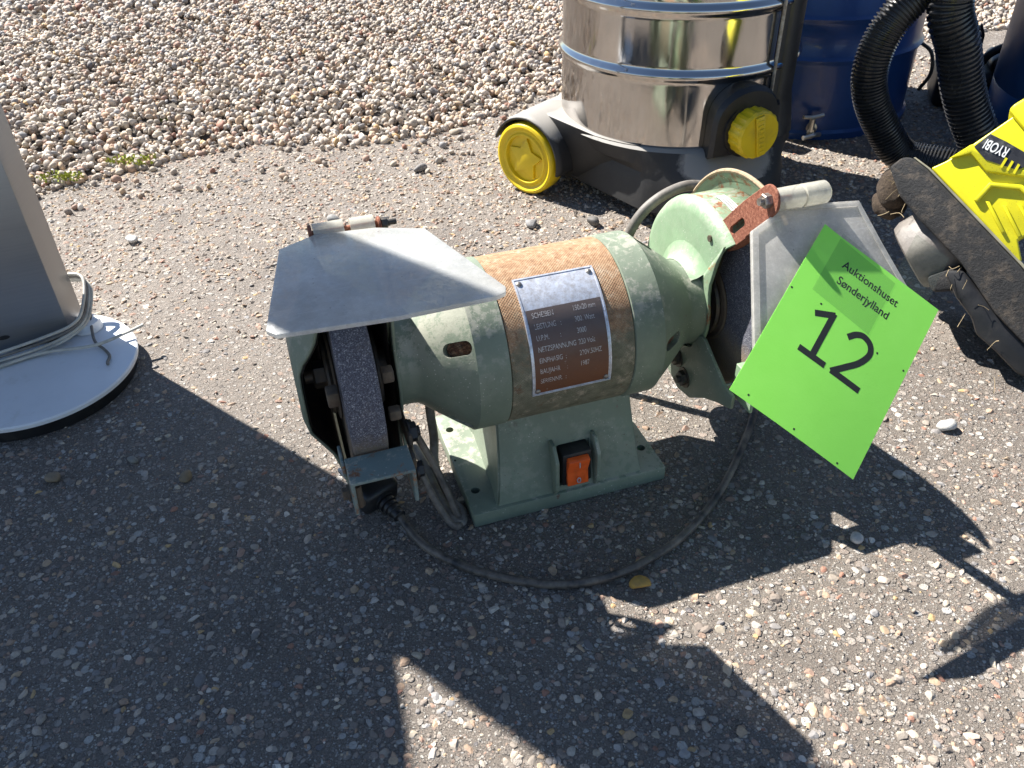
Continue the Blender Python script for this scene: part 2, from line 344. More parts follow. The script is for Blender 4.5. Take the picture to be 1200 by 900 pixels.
def tube(bm, pts, r, seg=12, n=12, rf=None, cap=True, raw=False):
    P = pts if raw else spline(pts, n); up = Vector((0, 0, 1)); rings = []; prev = None
    for i, p in enumerate(P):
        t = (P[min(i + 1, len(P) - 1)] - P[max(i - 1, 0)]).normalized()
        if prev is None:
            s = t.cross(up);  s = s.normalized() if s.length > .05 else Vector((1, 0, 0))
        else: s = (prev - t * prev.dot(t)).normalized()
        prev = s; u_ = s.cross(t); rr = rf(i, len(P)) if rf else r
        rings.append([bm.verts.new(p + (s * math.cos(2 * math.pi * k / seg) + u_ * math.sin(2 * math.pi * k / seg)) * rr) for k in range(seg)])
    for A, B in zip(rings, rings[1:]):
        for k in range(seg): bm.faces.new((A[k], A[(k + 1) % seg], B[(k + 1) % seg], B[k]))
    if cap: bm.faces.new(rings[0][::-1]); bm.faces.new(rings[-1])
def hexbolt(bm, p, d, r=.005, h=.004, shaft=0, flange=True):
    M = frame_axis(p, d)
    lathe(bm, [(0, 0), (0, r), (h * .85, r), (h, r * .85), (h, 0)], seg=6, M=M)
    if flange: lathe(bm, [(-.001, 0), (-.001, r * 1.35), (.0004, r * 1.35), (.0004, 0)], seg=20, M=M)
    if shaft: lathe(bm, [(h, 0), (h, r * .5), (h + shaft, r * .5), (h + shaft, 0)], seg=12, M=M)
def bool_diff(o, cutbms):
    for cb in cutbms:
        bmesh.ops.recalc_face_normals(cb, faces=cb.faces)
        me = bpy.data.meshes.new('c'); cb.to_mesh(me); cb.free(); co = bpy.data.objects.new('c', me); C.objects.link(co); co.parent = o.parent
        md = o.modifiers.new('b', 'BOOLEAN'); md.operation = 'DIFFERENCE'; md.solver = 'EXACT'; md.object = co
        bpy.context.view_layer.update(); dg = bpy.context.evaluated_depsgraph_get()
        nm = bpy.data.meshes.new_from_object(o.evaluated_get(dg)); o.modifiers.clear(); old = o.data; o.data = nm
        bpy.data.objects.remove(co)
    o.data.polygons.foreach_set('use_smooth', [True] * len(o.data.polygons)); o.data.set_sharp_from_angle(angle=R(30))
def text_mesh(s, size, fn, name, mat, parent, extrude=0.0, align='LEFT', off=0.0, kind=None, squeeze=1.0):
    cu = bpy.data.curves.new('t', 'FONT'); cu.body = s; cu.size = size; cu.align_x = align; cu.align_y = 'CENTER'; cu.extrude = extrude; cu.resolution_u = 5; cu.offset = off
    to = bpy.data.objects.new('t', cu); me = bpy.data.meshes.new_from_object(to)
    for v in me.vertices: v.co = fn(v.co.x * squeeze, v.co.y, v.co.z)
    bpy.data.objects.remove(to); bpy.data.curves.remove(cu); me.materials.clear()
    o = link(name, me, mat, parent, smooth=False)
    if kind: o['kind'] = kind
    return o

# ------------------------------------------------------------------ the ground
bm = bmesh.new()
vs = [bm.verts.new((x, y, 0)) for x, y in ((-60, -60), (60, -60), (60, 60), (-60, 60))]; bm.faces.new(vs)
o = obj('asphalt_ground', bm, M_ASPH, smooth=False); o['kind'] = 'structure'

EX = [-6, -2.2, -1.1, -.7314, -.6682, -.598, -.5128, -.3927, -.2228, -.1281, .0132, .0762, .35, .6, .83, 1.0, 1.4, 6]
EY = [.9, 1.0, 1.08, 1.1357, 1.161, 1.2088, 1.2693, 1.3225, 1.309, 1.332, 1.46, 1.53, 1.65, 1.73, 1.80, 1.85, 1.95, 2.9]
edge = lambda x: np.interp(x, EX, EY)

def ico(sub):
    b = bmesh.new(); bmesh.ops.create_icosphere(b, subdivisions=sub, radius=1); v = np.array([p.co[:] for p in b.verts]); f = np.array([[q_.index for q_ in fc.verts] for fc in b.faces]); b.free(); return v, f
PAL = np.array([1.12, 1.04, .95]) * np.array([(.42, .39, .35), (.52, .46, .40), (.33, .30, .27), (.58, .56, .52), (.26, .23, .21), (.38, .28, .21), (.45, .35, .25), (.36, .245, .20), (.20, .20, .21), (.66, .645, .61), (.28, .29, .31), (.52, .37, .19), (.30, .16, .12), (.47, .43, .36), (.40, .385, .37)])
PW = np.array([14, 12, 12, 9, 8, 7, 7, 4, 5, 4, 5, 1.2, 1.5, 9, 8.]); PW /= PW.sum(); PWA = np.array([12, 8, 13, 2, 12, 13, 11, 9, 9, 1.0, 8, 2.5, 3, 8, 8.]); PWA /= PWA.sum(); PWC = np.array([12, 14, 11, 5, 7, 15, 12, 10, 3, 2.2, 3, 2, 2, 9, 6.]); PWC /= PWC.sum()
def rotm(n):
    qn = rng.normal(size=(n, 4)); qn /= np.linalg.norm(qn, axis=1)[:, None]; a, b, c_, d = qn.T
    return np.stack([np.stack([1 - 2 * (c_ * c_ + d * d), 2 * (b * c_ - a * d), 2 * (b * d + a * c_)], -1), np.stack([2 * (b * c_ + a * d), 1 - 2 * (b * b + d * d), 2 * (c_ * d - a * b)], -1), np.stack([2 * (b * d - a * c_), 2 * (c_ * d + a * b), 1 - 2 * (b * b + c_ * c_)], -1)], 1)
def stones(name, pos, size, sub, flat=False, angular=.0, colscale=1.0, smooth=True, wt=None, cuts=5, tilt=.12):
    v0, f0 = ico(sub); n = len(pos); nv = len(v0)
    ax = np.stack([rng.uniform(.8, 1.25, n), rng.uniform(.65, 1.0, n), rng.uniform(.45, .8, n)], 1) * size[:, None]
    # lumpy shape: push out along a few random directions
    V = np.repeat(v0[None], n, 0)
    for _ in range(3):
        d = rng.normal(size=(n, 3)); d /= np.linalg.norm(d, axis=1)[:, None]
        t = np.einsum('nvk,nk->nv', V, d); V = V * (1 + (rng.uniform(-.18, .22, n)[:, None] * np.clip(t, 0, 1))[..., None])
    if angular:
        for _ in range(cuts):   # cut facets
            d = rng.normal(size=(n, 3)); d /= np.linalg.norm(d, axis=1)[:, None]; lim = rng.uniform(.5, .85, n)
            t = np.einsum('nvk,nk->nv', V, d); ex = np.clip(t - lim[:, None], 0, None); V = V - ex[..., None] * d[:, None] * angular
    V = V * ax[:, None]
    if flat:
        a = rng.uniform(0, 6.283, n); ti = rng.normal(0, tilt, (n, 2)); cs, sn = np.cos(a), np.sin(a)
        x = V[..., 0] * cs[:, None] - V[..., 1] * sn[:, None]; y = V[..., 0] * sn[:, None] + V[..., 1] * cs[:, None]
        z = V[..., 2] + x * ti[:, :1] + y * ti[:, 1:]; V = np.stack([x, y, z], -1)
    else:
        V = np.einsum('nij,nvj->nvi', rotm(n), V)
    V = V + pos[:, None]
    me = bpy.data.meshes.new(name); me.vertices.add(n * nv); me.vertices.foreach_set('co', V.reshape(-1).astype(np.float32))
    Fc = (f0[None] + (np.arange(n) * nv)[:, None, None]).reshape(-1); nf = len(Fc) // 3
    me.loops.add(nf * 3); me.loops.foreach_set('vertex_index', Fc.astype(np.int32)); me.polygons.add(nf)
    me.polygons.foreach_set('loop_start', np.arange(nf, dtype=np.int32) * 3); me.polygons.foreach_set('loop_total', np.full(nf, 3, dtype=np.int32))
    me.polygons.foreach_set('use_smooth', np.full(nf, smooth)); me.update(calc_edges=True)
    col = PAL[rng.choice(len(PAL), n, p=PW if wt is None else wt)] * rng.uniform(.8, 1.18, n)[:, None] * colscale
    col = np.repeat(np.c_[col, np.ones(n)][:, None], nv, 1).reshape(-1)
    at = me.color_attributes.new('col', 'FLOAT_COLOR', 'POINT'); at.data.foreach_set('color', col.astype(np.float32))
    me.materials.append(M_STONE); o = bpy.data.objects.new(name, me); C.objects.link(o); return o

# aggregate standing proud of the binder, near part of the asphalt
def in_edge(P, side): return (P[:, 1] < edge(P[:, 0]) + .02) if side else (P[:, 1] > edge(P[:, 0]))
n = 30000
y = .18 + 1.5 * rng.random(n) ** 1.35; x = (rng.random(n) * 2 - 1) * (.30 + .72 * y); P = np.stack([x, y, np.zeros(n)], 1); P = P[in_edge(P, True)]
s = .0009 + .0044 * rng.random(len(P)) ** 2.6; s *= (1 + .35 * np.clip(P[:, 1] - .8, 0, 1)); P[:, 2] = -s * rng.uniform(.12, .34, len(s))
nearm = (P[:, 1] < .95) & (s > .0019)
a = stones('asphalt_aggregate', P[nearm], s[nearm], 2, flat=True, angular=1.0, colscale=.95, wt=PWA, smooth=False, cuts=11)
a['kind'] = 'stuff'
a = stones('asphalt_aggregate', P[~nearm], s[~nearm], 1, flat=True, angular=.9, colscale=.92, wt=PWA, smooth=False); a['kind'] = 'stuff'
# packed small chippings, worn bare towards the gravel
n = 34000
y = .75 + .95 * rng.random(n); x = (rng.random(n) * 2 - 1) * (.28 + .66 * y); P = np.stack([x, y, np.zeros(n)], 1); P = P[in_edge(P, True)]
P = P[rng.random(len(P)) < np.clip((P[:, 1] - .68) * 2.2, 0, 1)]; s = rng.uniform(.0022, .0046, len(P)); P[:, 2] = -s * .12
a = stones('asphalt_chippings', P, s, 1, flat=True, angular=.8, colscale=.88, wt=PWC, smooth=False, tilt=.3); a['kind'] = 'stuff'

# gravel bed
bm = bmesh.new(); xs = np.linspace(-3.5, 3.5, 141); ys = np.r_[np.linspace(0, .3, 20), np.linspace(.36, 3.6, 30)]; G = []
for x in xs:
    e = float(edge(x)); G.append([bm.verts.new((x, e - .02 + t, (min(t * .10, .020) - .004 if k else -.006))) for k, t in enumerate(ys)])
for i in range(len(xs) - 1):
    for j in range(len(ys) - 1): bm.faces.new((G[i][j], G[i + 1][j], G[i + 1][j + 1], G[i][j + 1]))
o = obj('gravel_bed', bm, M_SOIL); o['kind'] = 'structure'
def gz(P):
    t = P[:, 1] - edge(P[:, 0]); return np.clip(.003 + t * .11, .002, .025)
n = 37000
x = rng.uniform(-1.25, 1.35, n); y = edge(x) - .005 + 1.0 * rng.random(n) ** 1.1; P = np.stack([x, y, np.zeros(n)], 1)
P = P[(np.abs(P[:, 0]) < .35 + .62 * P[:, 1])]; P[:, 2] = gz(P) + rng.uniform(-.003, .007, len(P)) * np.clip((P[:, 1] - edge(P[:, 0])) * 20, .3, 1)
s = rng.uniform(.0036, .0074, len(P)) * rng.choice([1, 1.2, .8], len(P)); cl = (P[:, 1] - edge(P[:, 0])) < .34; a = stones('gravel', P[cl], s[cl], 2, colscale=1.15, angular=.8); a['kind'] = 'stuff'; a = stones('gravel', P[~cl], s[~cl] * 1.05, 1, colscale=1.15, angular=.5); a['kind'] = 'stuff'
n = 24000
x = rng.uniform(-2.3, 2.6, n); y = edge(np.clip(x, -1.2, 1.2)) + .9 + 1.6 * rng.random(n); P = np.stack([x, y, np.zeros(n)], 1); P = P[(np.abs(P[:, 0]) < .5 + .68 * P[:, 1])]
P[:, 2] = gz(P) + rng.uniform(-.003, .008, len(P)); s = rng.uniform(.0065, .0115, len(P)); a = stones('gravel', P, s, 1, colscale=1.15); a['kind'] = 'stuff'
# scatter strewn on the asphalt just off the bed
n = 420
x = rng.uniform(-.75, 1.0, n); d = rng.random(n) ** 2.6 * .16; y = edge(x) - d; P = np.stack([x, y, np.full(n, .003)], 1); s = rng.uniform(.003, .0075, n)
a = stones('strewn_gravel', P, s, 2, angular=.6, colscale=.95); a['kind'] = 'stuff'
n = 900
y = rng.uniform(.25, 1.4, n); x = (rng.random(n) * 2 - 1) * (.3 + .6 * y); P = np.stack([x, y, np.full(n, .001)], 1); s = rng.uniform(.0008, .0022, n)
a = stones('loose_grit', P, s, 1, angular=.6); a['kind'] = 'stuff'

# single loose stones one can point at
def loose(x, y, r, col, label, squash=.75, ang=.6, rot=0, zs=1.0):
    o = stones('loose_stone', np.array([[0, 0, 0.]]), np.array([r]), 3, flat=True, angular=ang); me = o.data
    k = len(me.vertices); me.color_attributes['col'].data.foreach_set('color', np.tile(np.array([*col, 1.]), k).astype(np.float32))
    co = np.array([v.co[:] for v in me.vertices]); ext = co.max(0) - co.min(0); co = (co - (co.max(0) + co.min(0)) / 2) / ext * np.array([2.1, 1.7, 1.35 * zs]) * r
    me.vertices.foreach_set('co', co.reshape(-1).astype(np.float32)); o.location = (x, y, co[:, 2].max() * .75); o.rotation_euler = (0, 0, x * 40); tag(o, label, 'stone', 'loose stones on the asphalt')
loose(-.4022, .537, .0068, (.26, .20, .13), 'brown rounded stone at the left edge, in shade below the white round foot')
loose(-.2854, .535, .0060, (.24, .18, .11), 'brown rounded stone in shade between the white round foot and the left grinding wheel')
loose(-.340, .559, .0050, (.25, .24, .21), 'small grey-green stone in shade, right beneath the white round foot')
loose(.0912, .404, .0074, (.52, .30, .06), 'amber yellow stone just below the black power cord', ang=1.0, zs=1.0)
loose(.2664, .444, .0058, (.55, .53, .50), 'pale grey round stone at the tip of the narrow sunlit sliver')
loose(.392, .574, .0085, (.60, .58, .54), 'chalky white chipped stone on sunlit asphalt right of the green tag', ang=1.0)
loose(.3265, .514, .005, (.45, .43, .40), 'small dark edged grey stone in sun at the rim of the right-hand shadow', ang=1.0)
loose(.030, 1.0, .0085, (.30, .29, .28), 'grey stone on asphalt between the grinder motor and the yellow wheel', ang=.9)
loose(-.233, 1.03, .0085, (.30, .30, .29), 'grey stone on sunlit asphalt behind the milky eye shield', ang=.5)
loose(-.128, 1.19, .0100, (.20, .19, .185), 'dark grey stone standing alone between the gravel and the eye shield', ang=.9)
loose(-.488, .985, .0085, (.62, .60, .57), 'white stone on the asphalt between the steel stand and the gravel', ang=.8)
loose(.112, 1.0, .0105, (.12, .115, .11), 'dark stone in the shade under the vacuum base', ang=.6)
loose(-.0455, .497, .0045, (.45, .38, .28), 'tan angular stone between the tool rest and the green base', ang=1.0)

# moss tufts at the gravel's edge
for mx_, my_, mr, lab in ((-.655, 1.175, .022, 'yellow green moss tuft at the gravel edge beside the steel stand'), (-.57, 1.235, .026, 'yellow green moss tuft among pebbles, second from the stand'), (-.58, 1.40, .014, 'tiny green sprig deeper in the gravel above the moss')):
    bm = bmesh.new()
    for k in range(150):
        a_ = rnd.uniform(0, 6.283); rr = mr * math.sqrt(rnd.random()); p = Vector((mx_ + rr * math.cos(a_) * 1.5, my_ + rr * math.sin(a_) * .6, .008 + rnd.uniform(0, .008)))
        dv = Vector((rnd.uniform(-1, 1), rnd.uniform(-1, 1), rnd.uniform(.2, 1))).normalized() * .005; sv = dv.cross(Vector((rnd.uniform(-1, 1), rnd.uniform(-1, 1), .3))).normalized() * .002
        bm.faces.new([bm.verts.new(p), bm.verts.new(p + dv * .6 + sv), bm.verts.new(p + dv), bm.verts.new(p + dv * .6 - sv)])
    tag(obj('moss_tuft', bm, M_MOSS, smooth=False), lab, 'moss')

# ------------------------------------------------------------------ bench grinder
YAW = .3037; BX, BY, Z0 = .0272, .5558, .1325
GR = thing('bench_grinder', 'weathered green double-wheel bench grinder with rusty knurled motor band and orange switch', 'bench grinder', (BX, BY, 0), YAW)
def WL(a, b, h): return Vector((BX + a * math.cos(YAW) - b * math.sin(YAW), BY + a * math.sin(YAW) + b * math.cos(YAW), h))
# base plate with holes
bm = bmesh.new(); box(bm, (-.0840, -.0665, 0.0006), (.0850, .066, .0148), .0014, 2)
base = obj('base_plate', bm, M_GREEN, GR)
cuts = []
for hx, hy, hr in ((-.075, .0423, .0035), (-.075, -.0394, .0037), (.0754, -.0373, .0037), (.0754, .042, .0035), (-.0812, .0014, .0012)):
    b = bmesh.new(); lathe(b, [(-.01, 0), (-.01, hr), (.03, hr), (.03, 0)], axis='Z', c=(hx, hy, 0), seg=24); cuts.append(b)
bool_diff(base, cuts)
# pedestal: front face, flared sides, saddle under the motor
bm = bmesh.new()
lv = [(.0146, .0640, .0632), (.020, .0625, .062), (.035, .0605, .0585), (.055, .0585, .0535), (.078, .0570, .0470), (.095, .0565, .043)]
rings = []
for z, hx, hy in lv:
    back = hy * .80
    rings.append([bm.verts.new(p) for p in ((-hx, -hy, z), (hx, -hy, z), (hx + .0, back * .2, z), (hx - .002, back, z), (-hx + .004, back, z), (-hx + .010, back * .2, z))])
for A, B in zip(rings, rings[1:]):
    for k in range(6): bm.faces.new((A[k], A[(k + 1) % 6], B[(k + 1) % 6], B[k]))
bm.faces.new(rings[0][::-1]); bm.faces.new(rings[-1])
bmesh.ops.recalc_face_normals(bm, faces=bm.faces)
bmesh.ops.bevel(bm, geom=[e for e in bm.edges if abs(e.verts[0].co.z - e.verts[1].co.z) > .004], offset=.0016, segments=2, affect='EDGES')
ped = obj('pedestal', bm, M_GREEN, GR)
b = bmesh.new(); lathe(b, [(-.2, 0), (-.2, .0642), (.2, .0642), (.2, 0)], c=(0, 0, Z0), seg=96)
b2 = bmesh.new(); box(b2, (-.0105, -.075, .0195), (.0185, -.0515, .0560))
bool_diff(ped, [b, b2])
# gusset wedge on the left of the pedestal
bm = bmesh.new(); vs = [bm.verts.new(p) for p in ((-.0625, -.0625, .0147), (-.056, .038, .0147), (-.0555, -.046, .070), (-.0485, .030, .066), (-.050, -.055, .0147), (-.046, .035, .0147))]
for f_ in ((0, 1, 3, 2), (0, 2, 4), (1, 5, 3), (2, 3, 5, 4), (0, 4, 5, 1)): bm.faces.new([vs[k] for k in f_])
obj('gusset', bm, M_GREEN, GR)
# switch with its two guard ribs
bm = bmesh.new(); box(bm, (-.0088, -.0655, .0208), (.0168, -.050, .0545), .0022, 2); sw = obj('switch', bm, M_BLACKPL, GR)
bm = bmesh.new()
prism(bm, [(-.0668, .0225), (-.0695, .0235), (-.0672, .036), (-.0715, .0500), (-.0655, .0515), (-.062, .036)], lambda a_, b_, d: Vector((d, a_, b_)), -.0052, .0130, .0008)
obj('rocker', bm, M_ORANGE, sw)
bm = bmesh.new(); 
text_mesh('0', .008, lambda x, y, z: Vector((.0040 + x, -.0702 - z, .0285 + y)), 'rocker_mark', M_PLATE, sw, .0004, 'CENTER')
text_mesh('I', .008, lambda x, y, z: Vector((.0040 + x, -.0712 - z, .0455 + y)), 'rocker_mark', M_PLATE, sw, .0004, 'CENTER')
bm.free()
for s_x, lean in ((-.0140, 0), (.0215, 0)):
    bm = bmesh.new(); prism(bm, [(-.0632, .012), (-.0700, .022), (-.0690, .050), (-.060, .062), (-.050, .062), (-.050, .012)], lambda a_, b_, d: Vector((d, a_, b_)), s_x - .0017, s_x + .0017, .0010)
    obj('switch_rib', bm, M_GREEN, GR)
# motor band
bm = bmesh.new()
lathe(bm, [(-.0485, .0), (-.0485, .0640), (-.0478, .0652), (.0478, .0652), (.0485, .0640), (.0485, 0)], c=(0, 0, Z0), seg=160)
obj('motor_band', bm, M_BAND, GR)
# end bells
def capsule(bm, c, axis_t, half, r, depth_dir, d0, d1):
    t = Vector(axis_t).normalized(); dd = Vector(depth_dir).normalized(); s_ = dd.cross(t); pts = []
    for k in range(9): a_ = R(-90 + 180 * k / 8); pts.append(t * (half + r * math.cos(a_)) + s_ * r * math.sin(a_))
    for k in range(9): a_ = R(90 + 180 * k / 8); pts.append(t * (-half + r * math.cos(a_)) + s_ * r * math.sin(a_))
    A = [bm.verts.new(Vector(c) + p + dd * d0) for p in pts]; B = [bm.verts.new(Vector(c) + p + dd * d1) for p in pts]
    bm.faces.new(A); bm.faces.new(B[::-1])
    for i in range(18): bm.faces.new((A[i], A[(i + 1) % 18], B[(i + 1) % 18], B[i]))
for sg in (-1, 1):
    prof = [(.0485, 0), (.0485, .0648), (.0492, .0660), (.0728, .0660), (.0738, .0650), (.085, .0565), (.100, .0445), (.1075, .0382), (.1110, .0362), (.1150, .0356), (.1262, .0356), (.1262, 0)]
    bm = bmesh.new(); lathe(bm, [(sg * a_, r) for a_, r in prof], c=(0, 0, Z0), seg=128)
    eb = obj('end_bell', bm, M_GREEN if sg < 0 else M_GREEN, GR, angle=24)
    cuts = []; grids = []
    slope = Vector((sg * .79, 0, 0))
    for angd in ((33, 118, -43, -90 - 40) if sg < 0 else (5, 92, -60, 180)):
        a_ = R(angd); rad = Vector((0, -math.cos(a_), math.sin(a_))); xm = .0835
        rr = .0578; t = Vector((sg * (.100 - .0738), 0, 0)) + rad * (.0445 - .0650); t.normalize(); nrm = (rad * .79 + Vector((sg * .61, 0, 0))).normalized()
        cc = Vector((sg * xm, 0, Z0)) + rad * rr
        b = bmesh.new(); capsule(b, cc, t, .0065, .0052, nrm, -.007, .02); cuts.append(b)
        g = bmesh.new(); capsule(g, cc, t, .0060, .0048, nrm, -.0066, -.0052)
        for _ in range(40):
            pp = cc + t * rnd.uniform(-.01, .01) + nrm.cross(t) * rnd.uniform(-.004, .004) - nrm * .0052
            box(g, (-.0008, -.0008, -.0006), (.0008, .0008, .0009), mat=Matrix.Translation(pp) @ Matrix.Rotation(rnd.uniform(0, 3), 4, 'X'))
        grids.append(g)
    bool_diff(eb, cuts)
    for g in grids: obj('vent_residue', g, M_RUSTBITS, GR, smooth=False)

# wheel guards, wheels, rests, shields
LIM = [(-72, .0842), (-66, .064), (-56, .050), (-45, .042), (-30, .0385), (0, .0378), (25, .0385), (36, .041), (45, .047), (52, .060), (56, .072), (58, .0842)]
def lim(t): return float(np.interp(t, [p[0] for p in LIM], [p[1] for p in LIM]))
def sheet(bm, fn, N, K):
    g = [[bm.verts.new(fn(i, k)) for k in range(K + 1)] for i in range(N + 1)]
    for i in range(N):
        for k in range(K): bm.faces.new((g[i][k], g[i + 1][k], g[i + 1][k + 1], g[i][k + 1]))
def cyp(x, r, t): return Vector((x, -r * math.cos(R(t)), Z0 + r * math.sin(R(t))))
def guard(sg, mat):
    g = []
    # inner side plate + drum
    bm = bmesh.new()
    sheet(bm, lambda i, k: cyp(sg * .1262, .030 + (lim(-72 + 130 * i / 48) - .030) * k / 6, -72 + 130 * i / 48), 48, 6)
    pr = [(.1262, .030), (.1262, .060), (.1264, .0760), (.1275, .0806), (.1310, .0838), (.1345, .0848), (.150, .0850), (.1705, .0852)]
    sheet(bm, lambda i, k: cyp(sg * pr[k][0], pr[k][1], 58 + (288 - 58) * i / 72), 72, 7)
    bmesh.ops.remove_doubles(bm, verts=bm.verts, dist=2e-5)
    o = obj('wheel_guard', bm, mat, GR, angle=40); md = o.modifiers.new('t', 'SOLIDIFY'); md.thickness = .0022; md.offset = -1 if sg > 0 else -1
    # dark sheet lining the inside of the guard
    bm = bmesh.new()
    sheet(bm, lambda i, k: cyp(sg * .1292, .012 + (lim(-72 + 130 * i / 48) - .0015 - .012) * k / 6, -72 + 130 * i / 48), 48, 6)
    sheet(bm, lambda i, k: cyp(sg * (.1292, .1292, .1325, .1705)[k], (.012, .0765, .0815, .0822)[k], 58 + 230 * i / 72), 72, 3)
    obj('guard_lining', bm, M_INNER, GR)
    # outer cover with raised centre and flared rim
    bm = bmesh.new()
    cp = [(.1960, 0), (.1958, .030), (.1930, .042), (.1860, .052), (.1800, .062), (.1765, .074), (.1745, .0842)]
    def cov(x_off, r_k, t): return cyp(sg * x_off, r_k, t)
    def covpt(i, k, t0, t1, N, inner=0):
        t = t0 + (t1 - t0) * i / N; L_ = lim(t) if -72 <= t <= 58 else .0842; x, r = cp[k]; r = r * L_ / .0842 if -72 <= t <= 58 else r
        if -72 <= t <= 58:   # keep dome profile but end at the cut
            r = min(cp[k][1], L_) if cp[k][1] < L_ else L_; x = float(np.interp(r, [c_[1] for c_ in cp], [c_[0] for c_ in cp]))
        return cyp(sg * (x - inner), r, t)
    sheet(bm, lambda i, k: covpt(i, k, -72, 58, 60), 60, 6)
    sheet(bm, lambda i, k: covpt(i, k, 58, 288, 72), 72, 6)
    rim = [(.1745, .0842), (.1740, .0905), (.1715, .0955), (.1705, .0985)]
    sheet(bm, lambda i, k: cyp(sg * rim[k][0], rim[k][1], 58 + 230 * i / 72), 72, 3)
    bmesh.ops.remove_doubles(bm, verts=bm.verts, dist=2e-5)
    o = obj('guard_cover', bm, mat, GR, angle=40); md = o.modifiers.new('t', 'SOLIDIFY'); md.thickness = .002; md.offset = 0
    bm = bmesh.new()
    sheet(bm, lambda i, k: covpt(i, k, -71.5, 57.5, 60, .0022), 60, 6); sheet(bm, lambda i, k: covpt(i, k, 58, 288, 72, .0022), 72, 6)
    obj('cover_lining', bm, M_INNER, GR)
    # rolled rusty edge of the cover
    bm = bmesh.new(); tube(bm, [cyp(sg * .1708, .0988, 58 + 230 * i / 60) for i in range(61)], .0019, 8, raw=True)
    o = obj('cover_rim', bm, M_RUSTRIM, GR)
    # wheel
    bm = bmesh.new(); lathe(bm, [(sg * a_, r) for a_, r in ((.143, .012), (.143, .0735), (.1445, .0752), (.1668, .0752), (.168, .0738), (.168, .012))], c=(0, 0, Z0), seg=128)
    wob = obj('grinding_wheel', bm, M_WHEEL, GR)
    for a0, a1, rr, mt, nm in ((.1405, .1429, .036, M_TAN, 'paper_washer'), (.1360, .1404, .031, M_DARKSTEEL, 'wheel_flange'), (.1681, .1705, .036, M_TAN, 'paper_washer'), (.1706, .1745, .031, M_DARKSTEEL, 'wheel_flange')):
        bm = bmesh.new(); lathe(bm, [(sg * a0, 0), (sg * a0, rr * .96), (sg * (a0 + a1) / 2, rr), (sg * a1, rr * .96), (sg * a1, 0)], c=(0, 0, Z0), seg=48); obj(nm, bm, mt, wob)
    bm = bmesh.new(); hexbolt(bm, (sg * .1746, 0, Z0), (sg, 0, 0), .0105, .009, .006); obj('spindle_nut', bm, M_DARKSTEEL, wob)
    bm = bmesh.new(); lathe(bm, [(sg * .124, 0), (sg * .124, .012), (sg * .1362, .012), (sg * .1362, 0)], c=(0, 0, Z0), seg=24); obj('spindle', bm, M_DARKSTEEL, wob)
q = Mat('rusty_tan_rim'); q.col(q.ramp(q.noise(150, 6, .8), (.3, (.20, .13, .07)), (.55, (.36, .28, .18)), (.7, (.25, .14, .07)))); q.set(rough=.8); q.bump(q.noise(300, 5), .5, .001); M_RUSTRIM = q.m
guard(-1, M_GREEN); guard(1, M_GREENR)
# the right inner plate is a paler green, with a fillet to the neck
bm = bmesh.new(); lathe(bm, [(.1150, .0362), (.1205, .0385), (.1240, .0430), (.1258, .0510)], c=(0, 0, Z0), seg=60, a0=58, a1=300); obj('neck_fillet', bm, M_GREEN2, GR)
bm = bmesh.new()
lathe(bm, [(.1255, .034), (.1255, .0745), (.1262, .0785), (.1283, .0822), (.1318, .0848), (.1342, .0856)], c=(0, 0, Z0), seg=80, a0=58, a1=288)
sheet(bm, lambda i, k: cyp(.1255, .034 + (lim(28 + 30 * i / 16) - .034) * k / 4 * .99, 28 + 30 * i / 16), 16, 4)
obj('guard_side_plate', bm, M_GREEN2, GR)
# white maker's label on the drum of the right guard
bm = bmesh.new(); sheet(bm, lambda i, k: cyp(.1450 + .008 * k, .0858, 79 + 17 * i / 10), 10, 1); lb = obj('drum_label', bm, simple('grey_white_label', (.55, .55, .53), .6, 0, .1), GR)
for k in range(3):
    bm = bmesh.new(); sheet(bm, lambda i, j: cyp(.1468 + .0022 * k + .0008 * j, .08605, 80 + 15 * i / 10), 10, 1); obj('printed_line', bm, simple('faded_print', (.18, .17, .16), .6), lb)
# bolts and tan bits seen inside the left guard
for (bx, rr, t, sz) in ((-.1350, .058, 26, .0048), (-.1345, .060, -3, .0042), (-.1740, .056, 18, .0060)):
    bm = bmesh.new(); p = cyp(bx, rr, t); box(bm, p - Vector((.0042, sz, sz)), p + Vector((.0042, sz, sz)), .0015, 2); obj('inner_nut', bm, M_TAN, GR)
# tool rest, left: folded channel
def channel(name, x0, x1, yb, yf, zt, drop, mat):
    bm = bmesh.new(); t = .0028
    prism(bm, [(x0, zt), (x1, zt), (x1, zt - drop), (x1 - t, zt - drop), (x1 - t, zt - t), (x0 + t, zt - t), (x0 + t, zt - drop), (x0, zt - drop)], lambda a_, b_, d: Vector((a_, d, b_)), yf, yb, .0006, 1)
    return obj(name, bm, mat, GR)
rest = channel('tool_rest', -.1755, -.1305, -.0735, -.1010, .1100, .030, M_REST)
bm = bmesh.new(); box(bm, (-.1290, -.0735, .1000), (-.1262, -.035, .1165), .001); box(bm, (-.1305, -.088, .0815), (-.1272, -.0735, .108), .001); obj('rest_arm', bm, M_DARKSTEEL, GR)
bm = bmesh.new(); hexbolt(bm, (-.1262, -.062, .1105), (1, 0, 0), .0075, .0055, .002); hexbolt(bm, (-.1270, -.083, .093), (1, 0, 0), .006, .005); obj('rest_bolt', bm, M_BLACKPL, GR)
bm = bmesh.new(); hexbolt(bm, (-.1775, -.0860, .0890), (-1, 0, 0), .0045, .004); tube(bm, [(-.1715, -.090, .098), (-.1712, -.0905, .083), (-.1700, -.089, .079)], .0035, 8); obj('rest_bolt', bm, M_TAN, GR)
bm = bmesh.new(); box(bm, (-.1780, -.0790, .0975), (-.1756, -.0560, .1085), .001); obj('rest_arm', bm, M_REST, GR)

